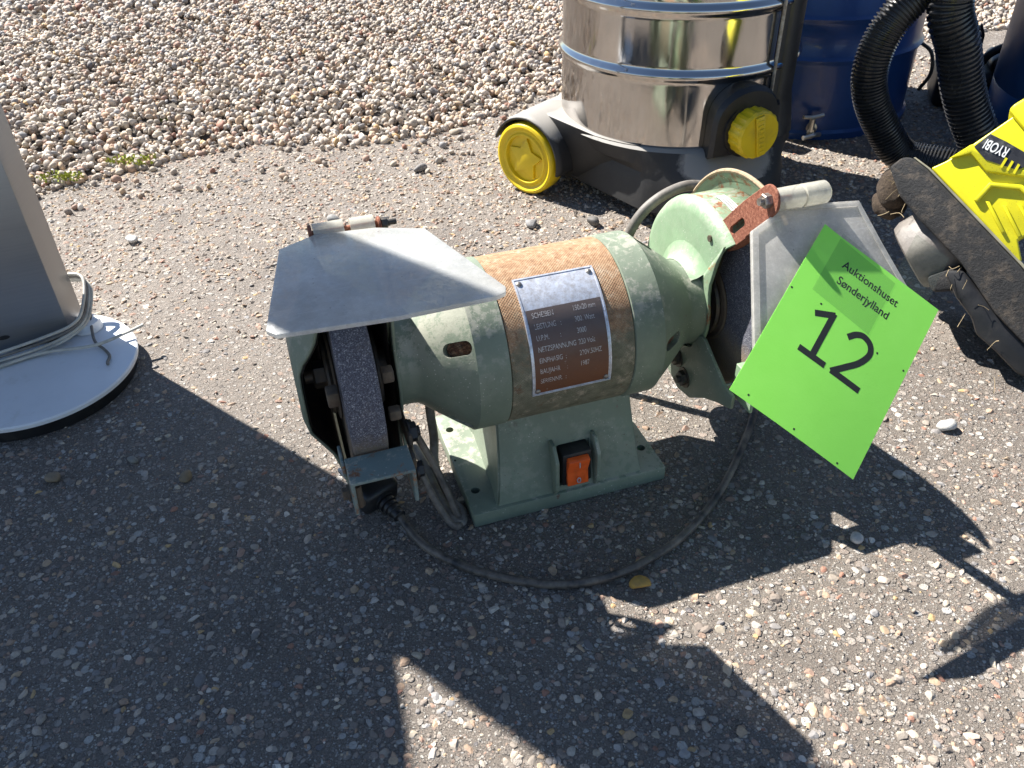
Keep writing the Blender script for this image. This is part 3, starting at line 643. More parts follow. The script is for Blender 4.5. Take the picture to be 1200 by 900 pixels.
# right bracket for the rest
bm = bmesh.new()
prism(bm, [(-.008, .0975), (-.0215, .1000), (-.0300, .1180), (-.0400, .1190), (-.0560, .1095), (-.0660, .1040), (-.0760, .0985), (-.0900, .0970), (-.090, .0850), (-.072, .0780), (-.052, .0680), (-.030, .0520), (-.008, .0480), (.012, .0560), (.017, .068), (.006, .084)],
      lambda a_, b_, d: Vector((d, a_, b_)), .1212, .1246, .0010)
obj('rest_bracket', bm, M_GREEN, GR)
bm = bmesh.new()
for (y_, z_) in ((-.0035, .0780), (-.0185, .0660)):
    hexbolt(bm, (.1208, y_, z_), (-1, 0, 0), .0068, .0048, .003)
obj('bracket_bolt', bm, M_DARKSTEEL, GR)
r2 = channel('tool_rest', .1300, .1755, -.0760, -.1030, .1180, .030, M_GREEN2)

# nameplate
def cylp(x, t, r): return cyp(x, r, t)
bm = bmesh.new(); 
def plate_sheet(x0, x1, t0, t1, r0, r1, name, mat, par, N=30):
    bm = bmesh.new(); A = []
    for i in range(N + 1):
        t = t0 + (t1 - t0) * i / N; A.append([bm.verts.new(cylp(x, t, r)) for x, r in ((x0, r0), (x0, r1), (x1, r1), (x1, r0))])
    for i in range(N):
        for k in range(4): bm.faces.new((A[i][k], A[i][(k + 1) % 4], A[i + 1][(k + 1) % 4], A[i + 1][k]))
    bm.faces.new(A[0]); bm.faces.new(A[-1][::-1]); return obj(name, bm, mat, par)
npl = plate_sheet(-.0335, .0285, -10, 71, .0650, .0662, 'nameplate', M_PLATE, GR)
plate_sheet(-.0312, .0262, -8.2, 48, .0658, .06635, 'print_panel', M_PRINT, npl)
for a_, b_ in ((-.0335, -.0323), (.0273, .0285)): plate_sheet(a_, b_, -10, 71, .0660, .0667, 'plate_border', M_PLATE, npl)
for a_, b_ in ((-10, -8.9), (69.9, 71)): plate_sheet(-.0322, .0272, a_, b_, .0660, .0667, 'plate_border', M_PLATE, npl, 3)
for a_, b_ in ((-.0295, -6.5), (.0245, -6.5), (-.0295, 66.8), (.0245, 66.8)):
    p = cylp(a_, b_, .0662); d = p - Vector((a_, 0, Z0)); bm = bmesh.new(); M_ = frame_axis(p, d)
    lathe(bm, [(0, .0022), (.0008, .0020), (.0013, .0012), (.0015, 0)], seg=16, M=M_); obj('rivet', bm, M_STEEL, npl)
rows = [('SCHEIBEN', '150x20 mm', 44), ('LEISTUNG   :', '300. Watt', 37), ('U.P.M.        :', '3000', 29.8), ('NETZSPANNUNG', '220 Volt', 22.6), ('EINPHASIG  :', '220V.50HZ', 15.4), ('BAUJAHR     :', '1987', 8.2), ('SERIENNR.  :', '', 1.0)]
for l_, r_, t_ in rows:
    for s_, x0 in ((l_, -.0275), (r_, .0035)):
        if s_: text_mesh(s_, .0056, lambda x, y, z, x0=x0, t_=t_: cylp(x0 + x, t_ + math.degrees(y / .0664) + z, .06645), 'printed_row', M_LETTER, npl, 0, squeeze=.66)

# eye shields: hexagonal acrylic plates on hinge tubes
SH = [(-.0215, .006), (.0415, .006), (.0715, .1120), (.0650, .1160), (-.0600, .1160), (-.0655, .1110), (-.0490, .0190)]   # s along axis, t away from hinge (left one)
def shield(cx, hp, tdir, mat, name, poly):
    tdir = Vector(tdir).normalized(); nrm = Vector((1, 0, 0)).cross(tdir).normalized()
    bm = bmesh.new(); prism(bm, poly, lambda a_, b_, d: Vector((cx + a_, 0, 0)) + hp + tdir * b_ + nrm * d, -.0016, .0016, .0007, 2)
    return obj(name, bm, mat, GR)
# left, flipped up level above its wheel
hpL = Vector((0, -.0120, .2520)); tdL = Vector((0, -1, -.02))
def lp(x, y): return (x + .1405, -(y + .0120))
shL = shield(-.1405, hpL, tdL, M_SHIELD_L, 'eye_shield', [lp(-.0955, -.0330), lp(-.0680, -.1195), lp(-.0700, -.1250), lp(-.0760, -.1275), lp(-.1350, -.1290), lp(-.2000, -.1245), lp(-.2050, -.1180), lp(-.1885, -.0290), lp(-.1640, -.0170), lp(-.1260, -.0210)])
def hinge(x0, x1, hp, par, arms):
    bm = bmesh.new(); gap = (x0 + x1) / 2 + .002
    for a_, b_ in ((x0, gap - .0022), (gap + .0022, x1)):
        lathe(bm, [(a_, .0025), (a_, .0068), (b_, .0070), (b_, .0025)], c=(0, hp.y, hp.z), seg=28)
    return obj('hinge_tube', bm, M_HINGE, par)
hinge(-.1650, -.1250, Vector((0, -.0110, .2505)), shL, None)
bm = bmesh.new(); box(bm, (-.1650, -.023, .2475), (-.1255, -.0125, .2500), .0008); obj('hinge_strap', bm, M_HINGE, shL)
# right, hanging in front of its wheel
tdR = Vector((0, -.727, -.686))
hpR = Vector((0, -.0742, .2450))
rp = [(-.0080, .000), (.0485, .006), (.0560, .0400), (.0640, .0720), (.0640, .0860), (.0480, .0960), (-.0560, .1040), (-.0640, .0980), (-.0385, .0130)]
shR = shield(.1560, hpR, tdR, M_SHIELD_R, 'eye_shield', rp)
# raised border of the right shield
def ring_band(poly, inset):
    n = len(poly); cx = sum(p[0] for p in poly) / n; cy = sum(p[1] for p in poly) / n
    return [(cx + (a_ - cx) * inset, cy + (b_ - cy) * inset) for a_, b_ in poly]
bm = bmesh.new(); inn = ring_band(rp, .93); td = tdR.normalized(); nr = Vector((1, 0, 0)).cross(td).normalized(); nr = nr if nr.z > 0 else -nr
F3 = lambda p, d: Vector((.1560 + p[0], 0, 0)) + hpR + td * p[1] + nr * d
for i in range(len(rp)):
    j = (i + 1) % len(rp); A = [bm.verts.new(F3(p, d)) for p, d in ((rp[i], .0017), (rp[j], .0017), (inn[j], .0017), (inn[i], .0017), (rp[i], .0029), (rp[j], .0029), (inn[j], .0029), (inn[i], .0029))]
    bm.faces.new((A[4], A[5], A[6], A[7])); bm.faces.new((A[0], A[1], A[5], A[4])); bm.faces.new((A[3], A[2], A[6], A[7]))
bmesh.ops.remove_doubles(bm, verts=bm.verts, dist=1e-5)
obj('raised_border', bm, M_SHIELD_R, shR)
bm = bmesh.new()
lathe(bm, [(.1360, .002), (.1360, .0078), (.1565, .0080), (.1570, .0068), (.1583, .0068), (.1588, .0080), (.1765, .0080), (.1780, .0068), (.1780, .002)], c=(0, -.0765, .2525), seg=28); box(bm, (.1360, -.0790, .2440), (.1770, -.0715, .2500), .003, 2)
obj('hinge_tube', bm, M_HINGE, shR)
# rusty bracket arms
def rust_arm(name, x, p0, p1, wd, par):
    p0 = Vector((0, *p0)); p1 = Vector((0, *p1)); d = (p1 - p0); L_ = d.length; d.normalize(); nn = Vector((0, -d.z, d.y))
    prof = [(-.004, -wd * .5), (L_ * .55, -wd * .58)] + [(L_ + wd * .5 * math.sin(R(a_)), -wd * .5 * math.cos(R(a_))) for a_ in range(0, 181, 20)] + [(L_ * .55, wd * .52), (-.004, wd * .5)]
    bm = bmesh.new(); prism(bm, prof, lambda a_, b_, e: p0 + d * a_ + nn * b_ + Vector((e, 0, 0)), x, x + .0022, .0005, 1)
    o = obj(name, bm, M_RUST, GR)
    c1 = bmesh.new(); cc = p0 + d * L_ * .30; capsule(c1, cc + Vector((x, 0, 0)), d, .008, .0032, (1, 0, 0), -.01, .02)
    bool_diff(o, [c1]); return o, p0, d, nn, L_
o, p0, d, nn, L_ = rust_arm('shield_bracket', .1335, (-.0300, .2040), (-.0760, .2530), .0215, GR)
bm = bmesh.new(); hexbolt(bm, Vector((.1335, -.0760, .2530)), (-1, 0, 0), .0052, .005, .003, flange=False); obj('bracket_bolt', bm, M_STEEL, o)
bm = bmesh.new(); hexbolt(bm, Vector((.1335, -.0235, .2005)), (-1, 0, 0), .0052, .0055, .004, flange=False); obj('bracket_bolt', bm, M_DARKSTEEL, o)
bm = bmesh.new(); lathe(bm, [(.150, 0), (.150, .0023), (.134, .0023), (.134, 0)], c=(0, -.0765, .2525), seg=16); obj('hinge_pin', bm, M_RUST, o)
# folded foot of the bracket under the arm
bm = bmesh.new(); q0 = p0 - nn * .0118
prism(bm, [(-.004, -.0115), (.030, -.0125), (.030, -.0100), (-.004, -.0095)], lambda a_, b_, e: p0 + d * a_ + nn * b_ + Vector((e, 0, 0)), .1335, .1560, .0005, 1)
prism(bm, [(-.004, .0095), (.026, .0100), (.026, .0120), (-.004, .0112)], lambda a_, b_, e: p0 + d * a_ + nn * b_ + Vector((e, 0, 0)), .1335, .1450, .0005, 1); obj('bracket_flange', bm, M_RUST, o)
oL, p0, d, nn, L_ = rust_arm('shield_bracket', -.1680, (-.030, .2030), (-.0110, .2495), .0150, GR)
oL2, p0, d, nn, L_ = rust_arm('shield_bracket', -.1228, (-.030, .2030), (-.0110, .2495), .0120, GR)
bm = bmesh.new(); hexbolt(bm, Vector((-.1200, -.0110, .2505)), (1, 0, 0), .0040, .004, .006, flange=False); obj('bracket_bolt', bm, M_DARKSTEEL, oL2)
bm = bmesh.new(); lathe(bm, [(-.168, 0), (-.168, .0023), (-.120, .0023), (-.120, 0)], c=(0, -.0110, .2505), seg=12); obj('hinge_pin', bm, M_RUST, oL)

# power cord, plug, grey lead of the grinder
inv = Matrix.Rotation(-YAW, 4, 'Z') @ Matrix.Translation((-BX, -BY, 0))
def toL(p): return inv @ Vector(p)
cord = [(-.0935, .4755, .0078), (-.0905, .4715, .006), (-.0871, .4668, .0045), (-.0706, .4455, .0042), (-.0398, .4247, .004), (-.0041, .4112, .004), (.0278, .4052, .0042), (.0599, .4074, .0055), (.0936, .4201, .007), (.1313, .449, .0055), (.1675, .4928, .0045), (.2007, .5498, .004), (.2227, .5963, .004), (.2421, .6479, .004), (.235, .72, .004), (.195, .76, .004), (.13, .72, .012), (.07, .64, .045), (.055, .612, .06)]
bm = bmesh.new(); tube(bm, [toL(p) for p in cord], .0033, 12, 14); obj('power_cord', bm, M_CABLE, GR)
pd = Vector((.66, -.70, -.20)).normalized(); pc = Vector((-.1145, .4975, .0145)); Mp = inv @ frame_axis(pc, pd)
bm = bmesh.new()
box(bm, (-.019, -.0170, -.0120), (.010, .0170, .0120), .005, 3, mat=Mp)
plug = obj('plug', bm, M_BLACKPL, GR)
bm = bmesh.new(); prof = []
for k in range(5): prof += [(.0095 + k * .0044, .0085 - k * .0008), (.0122 + k * .0044, .0085 - k * .0008), (.0126 + k * .0044, .0055), (.0136 + k * .0044, .0055)]
lathe(bm, [(.009, 0)] + prof + [(.031, .0045), (.034, 0)], seg=24, M=Mp); obj('strain_relief', bm, M_BLACKPL, plug)
bm = bmesh.new()
for s_ in (-1, 1): lathe(bm, [(-.019, 0), (-.019, .0024), (-.036, .0024), (-.038, .0015), (-.038, 0)], c=(0, s_ * .0095, 0), seg=12, M=Mp)
obj('plug_pin', bm, M_STEEL, plug)
bm = bmesh.new(); tube(bm, [(-.085, .010, .102), (-.0975, .002, .085), (-.098, -.002, .049), (-.100, -.006, .020), (-.096, -.030, .006), (-.090, -.048, .0045), (-.0925, -.060, .0045), (-.099, -.055, .006), (-.104, -.030, .010), (-.108, .000, .020), (-.112, .03, .02)], .0038, 10, 12)
obj('motor_lead', bm, M_GREYCABLE, GR)
bm = bmesh.new(); tube(bm, [(-.122, -.030, .094), (-.114, -.030, .072), (-.103, -.040, .040), (-.096, -.052, .012), (-.0935, -.056, .0060), (-.097, -.064, .005), (-.104, -.055, .008), (-.113, -.040, .030), (-.118, -.03, .05)], .0030, 10, 12)
obj('motor_lead', bm, M_CABLE, GR)
bm = bmesh.new(); tube(bm, [(.085, .085, .045), (.098, .088, .11), (.112, .09, .150), (.127, .09, .173), (.150, .09, .1865), (.175, .09, .1885), (.205, .088, .175), (.23, .09, .13), (.245, .10, .05), (.25, .12, .004), (.22, .16, .004)], .0048, 12, 12)
obj('rear_cable', bm, M_GREYCABLE, GR)

# ------------------------------------------------------------------ the green number tag
TG = thing('number_tag', 'bright green paper tag printed 12, taped to the right eye shield', 'paper tag', (BX, BY, 0), YAW)
t0, t1, t2, t3 = Vector((.1701, -.0909, .2349)), Vector((.2379, -.1438, .1824)), Vector((.1335, -.2145, .1178)), Vector((.0651, -.1624, .1714))
def tagp(a, b, off=0.0):     # a across 0..1, b down 0..1
    p = (t0 * (1 - a) + t1 * a) * (1 - b) + (t3 * (1 - a) + t2 * a) * b
    nrm = (t1 - t0).cross(t0 - t3).normalized()
    bow = .0012 * math.sin(math.pi * a) * (.3 + .7 * b) + .0008 * max(0, 1 - 6 * (a + b))
    # top corner lifted over the tape fold
    return p + nrm * (.0012 + bow + off)
bm = bmesh.new(); sheet(bm, lambda i, k: tagp(i / 24, k / 32), 24, 32)
o = obj('paper', bm, M_PAPER, TG, smooth=False); md = o.modifiers.new('t', 'SOLIDIFY'); md.thickness = .00025; md.offset = 0
Wd, Ht = .105, .148
def tag_text(s_, size, cx, cy, rot, align='CENTER', off=0.0, sq=1.0):
    ca, sa = math.cos(rot), math.sin(rot)
    return text_mesh(s_, size, lambda x, y, z: tagp((cx + x * ca - y * sa) / Wd, -(cy + x * sa + y * ca) / Ht, .00017), 'printed_text', M_INK, TG, 0, align, off, squeeze=sq)
tag_text('Auktionshuset', .0092, .0508, -.0172, 0.0, off=.00012, sq=.92)
tag_text('Sønderjylland', .0092, .0508, -.0302, 0.0, off=.00012, sq=.92)
def stroke(pts, wd, name):
    bm = bmesh.new(); P = [Vector((x * Wd, -y * Ht, 0)) for x, y in pts]; L_, R_ = [], []
    for i, p in enumerate(P):
        d = (P[min(i + 1, len(P) - 1)] - P[max(i - 1, 0)]).normalized(); nn = Vector((-d.y, d.x, 0)) * wd / 2
        if i in (0, len(P) - 1): p = p + d * (wd * .3) * (1 if i else -1)
        for S_, q_ in ((L_, p + nn), (R_, p - nn)): S_.append(bm.verts.new(tagp(q_.x / Wd, -q_.y / Ht, .00017)))
    for i in range(len(P) - 1): bm.faces.new((L_[i], L_[i + 1], R_[i + 1], R_[i]))
    return bm
def seg(a, b, n=8): return [(a[0] + (b[0] - a[0]) * i / n, a[1] + (b[1] - a[1]) * i / n) for i in range(n + 1)]
two = [(p.x, p.y) for p in spline([(.525, .418, 0), (.562, .388, 0), (.615, .372, 0), (.680, .388, 0), (.708, .433, 0), (.672, .500, 0), (.600, .562, 0), (.530, .618, 0)], 6)]
digits = []
for nm, strokes in (('numeral', [seg((.252, .420), (.362, .377)), seg((.361, .376), (.361, .617)), seg((.268, .620), (.456, .620))]), ('numeral', [two, seg((.531, .620), (.745, .620))])):
    bm = bmesh.new()
    for k, st_ in enumerate(strokes):
        t_ = stroke(st_, .0047, nm)
        for v in t_.verts: v.co += (t1 - t0).cross(t0 - t3).normalized() * .00002 * k
        merge(bm, t_)
    obj(nm, bm, M_INK, TG, smooth=False)
for (a_, b_) in ((.02, .386), (.248, .366), (.750, .40), (.971, .39), (.123, .967), (.489, .974), (.852, .983), (.36, .372), (.62, .62)):
    bm = bmesh.new(); c_ = tagp(a_, b_, .0002); n_ = [tagp(a_ + .008 * math.cos(t), b_ + .0057 * math.sin(t), .00018) for t in np.linspace(0, 6.283, 9)[:-1]]
    bm.faces.new([bm.verts.new(p) for p in n_]); obj('ink_dot', bm, M_INK, TG, smooth=False)
bm = bmesh.new(); sheet(bm, lambda i, k: tagp(.145 + .49 * i / 12, -.03 + .36 * k / 8 + .02 * i / 12, .00032 if (k > 0) else -.001), 12, 8); obj('tape', bm, M_TAPE, TG)
bm = bmesh.new(); sheet(bm, lambda i, k: tagp(.62 + .30 * i / 6, -.30 + .42 * k / 6, -.0005 - .003 * (k < 5)), 6, 6); obj('tape', bm, M_TAPE, TG)

# ------------------------------------------------------------------ steel stand at the left
ST = thing('steel_stand', 'brushed steel upright on a round white foot with pale flex wound round it', 'stand', (0, 0, 0))
dc = (-.4775, .6835, 0)
bm = bmesh.new(); lathe(bm, [(.0005, 0), (.0005, .0930), (.0135, .0945), (.0140, 0)], 'Z', dc, 96); obj('foot_weight', bm, M_BLACKPL, ST)
bm = bmesh.new(); lathe(bm, [(.0142, 0), (.0142, .0965), (.0150, .0985), (.0185, .0988), (.0200, .0975), (.0208, 0)], 'Z', dc, 128); obj('foot', bm, M_WHITEP, ST)
e1 = Vector((.9272, .3746, 0)); e2 = Vector((-.10, .995, 0)).normalized(); cr = Vector((-.4555, .7305, 0))
def stp(a, b, z): return cr + e1 * a + e2 * b + Vector((0, 0, z))
def stbox(name, a0, a1, b0, b1, z0, z1, mat, bev=.002):
    bm = bmesh.new(); prism(bm, [(a0, b0), (a1, b0), (a1, b1), (a0, b1)], lambda x, y, z: stp(x, y, z), z0, z1, bev); return obj(name, bm, mat, ST)
stbox('column', -.24, 0, 0, .042, .024, .270, M_BRUSH)
stbox('column_shoe', -.235, -.004, .003, .040, .0205, .0245, M_BLACKPL, .0005)
bm = bmesh.new(); prism(bm, [(-.355, .2705), (0, .2705), (0, .604), (-.085, .604), (-.165, .739), (-.355, .78)], lambda a_, b_, d: stp(a_, d, b_), 0, .042, .002); obj('head_panel', bm, M_BRUSH, ST)  # unseen upper part, its outline shaped to cast the stand's shadow
stbox('mast', -.088, 0, .004, .038, .6045, 1.08, M_BRUSH)  # unseen too, sized for the narrow shadow band it throws
bm = bmesh.new(); prism(bm, [(-.060 + .006 * math.cos(t), .0385 + .0022 * math.sin(t)) for t in np.linspace(0, 6.283, 17)[:-1]], lambda a_, b_, d: stp(a_, d, b_), -.0006, .0006); obj('vent_mark', bm, M_BLACKPL, ST)
bm = bmesh.new(); lathe(bm, [(.0208, .015), (.030, .013), (.033, .0)], 'Z', (-.4475, .750, 0), 24); obj('cable_gland', bm, M_WHITEP, ST)
# flex wound round the column's foot
def loop(dx, z, drop):
    pts = [stp(-.20, -.01 - dx, z - .008), stp(-.14, -.012 - dx, z - .009), stp(-.08, -.014 - dx * .9, z - .007), stp(-.02, -.012 - dx * .6, z - drop), stp(.008 + dx * .3, -.002, z + .004), stp(.014 + dx * .4, .018, z + .016), stp(.010 + dx * .3, .044, z + .030), stp(-.01, .055, z + .032), stp(-.05, .056, z + .03)]
    return pts
for i, (dx, z, dr) in enumerate(((.001, .036, .0), (.004, .033, .001), (.008, .030, .002), (.013, .028, .003))):
    bm = bmesh.new(); tube(bm, loop(dx, z, dr), .0016, 8, 10); obj('flex', bm, M_FLEX if i != 1 else M_GREYCABLE, ST)
bm = bmesh.new(); tube(bm, [stp(-.20, -.055, .0235), stp(-.14, -.048, .0235), stp(-.10, -.044, .0235), stp(-.06, -.030, .0235), stp(-.02, -.024, .025), (-.425, .708, .026), (-.400, .727, .027), (-.383, .739, .030)], .0017, 8, 10); obj('flex', bm, M_FLEX, ST)
bm = bmesh.new(); tube(bm, [stp(.012, .03, .034), (-.436, .735, .027), (-.427, .718, .0235), (-.414, .706, .0228), (-.404, .694, .0228), (-.402, .683, .0228), (-.400, .679, .0228)], .0015, 8, 10); obj('flex', bm, M_GREYCABLE, ST)

# ------------------------------------------------------------------ wet and dry vacuum
VX, VY, VR = .232, 1.152, .153
VC = thing('drum_vacuum', 'polished steel drum vacuum with black wheeled base and yellow drain cap', 'vacuum cleaner', (VX, VY, 0))
bm = bmesh.new(); prof = [(.084, 0), (.084, VR - .004), (.088, VR), (.092, VR)]
def rib(z): return [(z - .012, VR), (z - .0095, VR), (z - .0085, VR + .0001), (z - .0060, VR + .0010), (z - .0030, VR + .0040), (z, VR + .0052), (z + .0030, VR + .0040), (z + .0060, VR + .0010), (z + .0085, VR + .0001), (z + .0095, VR), (z + .012, VR)]
prof += rib(.1870) + rib(.2600) + [(.36, VR), (.50, VR), (.504, VR + .004), (.512, VR + .004), (.512, 0)]
lathe(bm, prof, 'Z', seg=160); obj('steel_drum', bm, M_CHROME, VC, angle=50)
bm = bmesh.new(); lathe(bm, [(.5125, 0), (.5125, VR + .012), (.55, VR + .014), (.60, VR - .01), (.63, VR - .06), (.64, 0)], 'Z', seg=64); obj('motor_head', bm, M_BLACKPL, VC)
# base: skirted body
def vb(p): return Vector((p[0] - VX, p[1] - VY, p[2]))
bot = [(.0530, 1.150), (.0840, 1.1080), (.0960, 1.0960), (.1520, 1.0180), (.1740, .9900), (.240, .950), (.295, .957), (.335, .985), (.362, 1.035), (.378, 1.12), (.375, 1.22), (.32, 1.31), (.24, 1.34), (.14, 1.33), (.06, 1.29), (.035, 1.23)]
cx, cy = VX, VY
def scl(pts, s_, z): return [(cx + (x - cx) * s_, cy + (y - cy) * s_, z) for x, y in pts]
def ringfit(pts, r, z, f):  # blend of outline to circle
    out = []
    for x, y in pts:
        a_ = math.atan2(y - cy, x - cx); out.append((((x) * (1 - f) + (cx + r * math.cos(a_)) * f), ((y) * (1 - f) + (cy + r * math.sin(a_)) * f), z))
    return out
def dens(pts, k=6):
    P = [Vector((x, y, 0)) for x, y in pts]; n_ = len(P); out = []
    for i in range(n_):
        a_, b_, c_, d_ = P[i - 1], P[i], P[(i + 1) % n_], P[(i + 2) % n_]
        for j in range(k):
            t = j / k; cr_ = .5 * (2 * b_ + (c_ - a_) * t + (2 * a_ - 5 * b_ + 4 * c_ - d_) * t * t + (3 * b_ - a_ - 3 * c_ + d_) * t ** 3); ln = b_.lerp(c_, t)
            p = ln.lerp(cr_, 1.0 if (i > 4) else .35); out.append((p.x, p.y))
    return out
ol = dens(bot); bm = bmesh.new()
lev = [scl(ol, .965, .020), scl(ol, 1.0, .024), scl(ol, .985, .060), scl(ol, .965, .070), ringfit([(p[0], p[1]) for p in scl(ol, .94, 0)], VR + .020, .080, .45), ringfit([(p[0], p[1]) for p in scl(ol, .9, 0)], VR + .010, .098, .9), ringfit(ol, VR + .004, .101, 1.0), ringfit(ol, VR - .003, .1005, 1.0), ringfit(ol, VR - .01, .075, 1.0)]
rings = [[bm.verts.new(vb(p)) for p in L_] for L_ in lev]; nn_ = len(ol)
for A, B in zip(rings, rings[1:]):
    for k in range(nn_): bm.faces.new((A[k], A[(k + 1) % nn_], B[(k + 1) % nn_], B[k]))
bm.faces.new(rings[0][::-1]); bm.faces.new(rings[-1]); obj('wheeled_base', bm, M_DUSTY, VC, angle=28)
# wheels
wn = Vector((-.66, -.75, 0)).normalized(); wc = Vector((.0245, 1.1020, .0500))
def wheel(c, nrm, rad, wd, face=True):
    Mw = frame_axis(vb(c), nrm)
    bm = bmesh.new(); lathe(bm, [(-wd, 0), (-wd, rad * .93), (-wd * .85, rad * .99), (-.004, rad), (-.0005, rad * .96), (.0005, rad * .90), (-.0030, rad * .80), (-.0030, rad * .74), (-.0008, rad * .70), (-.0008, rad * .66), (-.0055, rad * .63), (-.0055, 0)], seg=72, M=Mw)
    wh = obj('wheel', bm, M_YELLOW, VC)
    bm = bmesh.new(); pts = []
    for k in range(10):
        a_ = R(36 * k + 12); r_ = rad * (.60 if k % 2 == 0 else .33); pts.append((r_ * math.cos(a_), r_ * math.sin(a_)))
    prism(bm, pts, lambda x, y, z: Mw @ Vector((z, x, y)), -.0056, -.0022, .0008, 2); obj('star_hub', bm, M_YELLOW, wh)
    return wh
wheel(wc, wn, .0495, .030); wheel(Vector((.385, 1.305, .0495)), Vector((.7, .7, 0)), .0495, .03); 
# mudguard arch over the front left wheel
bm = bmesh.new(); Mw = frame_axis(vb(wc), wn)
sheet(bm, lambda i, k: Mw @ Vector(((-.002, -.012, -.05, -.085)[k], (.0555, .0575, .0585, .057)[k] * math.cos(R(-12 + 172 * i / 28)), (.0555, .0575, .0585, .057)[k] * math.sin(R(-12 + 172 * i / 28)))), 28, 3)
o = obj('mudguard', bm, M_DUSTY, VC, angle=50); md = o.modifiers.new('t', 'SOLIDIFY'); md.thickness = .003; md.offset = 0
# inner support behind the wheel joining base
bm = bmesh.new()
for a_ in range(-10, 171, 12):
    for xx, rr2 in ((-.034, .0585), (-.085, .058)): bm.verts.new(Mw @ Vector((xx, rr2 * math.cos(R(a_)), rr2 * math.sin(R(a_)))))
for a_ in range(-178, -108, 8): bm.verts.new(Vector(((VR + .004) * math.cos(R(a_)), (VR + .004) * math.sin(R(a_)), .102)))
for p in ((.098, 1.094, .026), (.098, 1.094, .080), (.06, 1.20, .026), (.05, 1.24, .08)): bm.verts.new(vb(p))
bmesh.ops.convex_hull(bm, input=bm.verts); bmesh.ops.dissolve_limit(bm, angle_limit=R(3), verts=bm.verts[:], edges=bm.edges[:]); obj('wheel_housing', bm, M_DUSTY, VC, angle=32)
# small front caster
bm = bmesh.new(); Mc = frame_axis(vb((.205, 1.005, .021)), Vector((-.45, -.9, 0))); lathe(bm, [(-.02, 0), (-.02, .019), (-.017, .0205), (.001, .0205), (.003, .018), (.001, .012), (.004, .008), (.004, 0)], seg=36, M=Mc); obj('caster', bm, M_BLACKPL, VC)
bm = bmesh.new(); Mc = frame_axis(vb((.315, 1.05, .021)), Vector((.5, -.85, 0))); lathe(bm, [(-.02, 0), (-.02, .019), (-.017, .0205), (.001, .0205), (.003, .018), (.003, 0)], seg=36, M=Mc); obj('caster', bm, M_BLACKPL, VC)
# black drain housing on the right front of the drum, ending in an arch
def vpol(r, adeg, z): return Vector((r * math.cos(R(adeg)), r * math.sin(R(adeg)), z))
bm = bmesh.new()
arch = [(-85.5, .095), (-85, .140)] + [(-70 + 14.8 * math.cos(R(a_)), .140 + .040 * math.sin(R(a_))) for a_ in range(170, 5, -15)] + [(-55, .155), (-54.5, .105), (-54.5, .095)]
def hfn(r): return lambda a_, b_: vpol(r, a_, b_)
N_ = len(arch); rr_ = [(VR + .0005, 1.0), (VR + .022, 1.0), (VR + .028, .90), (VR + .028, .0)]
ca_, cb_ = -70, .130
rings = [[bm.verts.new(vpol(r_, ca_ + (a_ - ca_) * s_, cb_ + (b_ - cb_) * s_)) for a_, b_ in arch] for r_, s_ in rr_]
for A, B in zip(rings, rings[1:]):
    for k in range(N_): bm.faces.new((A[k], A[(k + 1) % N_], B[(k + 1) % N_], B[k]))
bmesh.ops.remove_doubles(bm, verts=bm.verts, dist=1e-5); obj('drain_housing', bm, M_BLACKPL, VC, angle=30)
# cap
kd = Vector((math.cos(R(-66)), math.sin(R(-66)), -.02)); kc = vpol(VR + .022, -70, .128); Mk = frame_axis(kc, kd)
bm = bmesh.new(); lathe(bm, [(0, 0), (0, .0285), (.022, .0285), (.0255, .0265), (.026, 0)], seg=96, M=Mk, wob=lambda i, x, r: r * (1.035 if (i % 6) < 3 else 1.0) if r > .027 else r); cap = obj('drain_cap', bm, M_YELLOW, VC, angle=25)
bm = bmesh.new(); Mk2 = Mk @ Matrix.Rotation(R(12), 4, 'X')
box(bm, (.0258, -.0062, -.025), (.0285, .0062, .025), .001, 2, mat=Mk2)
for k in range(8): box(bm, (.0283, -.0038, -.021 + k * .0056), (.0297, .0038, -.0182 + k * .0056), .0005, 1, mat=Mk2)
obj('cap_grip', bm, M_YELLOW, cap)
bm = bmesh.new(); lathe(bm, [(-.006, 0), (-.006, .034), (.003, .0335), (.0035, .029), (.002, 0)], seg=48, M=Mk); obj('cap_collar', bm, M_BLACKPL, VC)
# side column that carries the handle, right of the drum
bm = bmesh.new()
for (a0, a1, r1, z0, z1) in ((-52, -28, .004, .085, .52), (-48, -32, .008, .10, .50)):
    A = []
    for i in range(13):
        a_ = a0 + (a1 - a0) * i / 12; ed = .35 + .65 * math.sin(math.pi * i / 12) ** .4
        A.append([bm.verts.new(vpol(r_, a_, z_)) for r_, z_ in ((VR - .002, z0), (VR + r1 * ed + .008, z0), (VR + r1 * ed, z0 + .05), (VR + r1 * ed, z1), (VR - .002, z1))])
    for i in range(12):
        for k in range(4): bm.faces.new((A[i][k], A[i][k + 1], A[i + 1][k + 1], A[i + 1][k]))
    bm.faces.new(A[0]); bm.faces.new(A[-1][::-1])
obj('side_column', bm, M_BLACKPL, VC, angle=40)
bm = bmesh.new(); tube(bm, [vpol(VR + .0065, -54, z_) for z_ in (.155, .30, .45)], .0022, 8, 8); obj('clip_rod', bm, M_STEEL, VC)

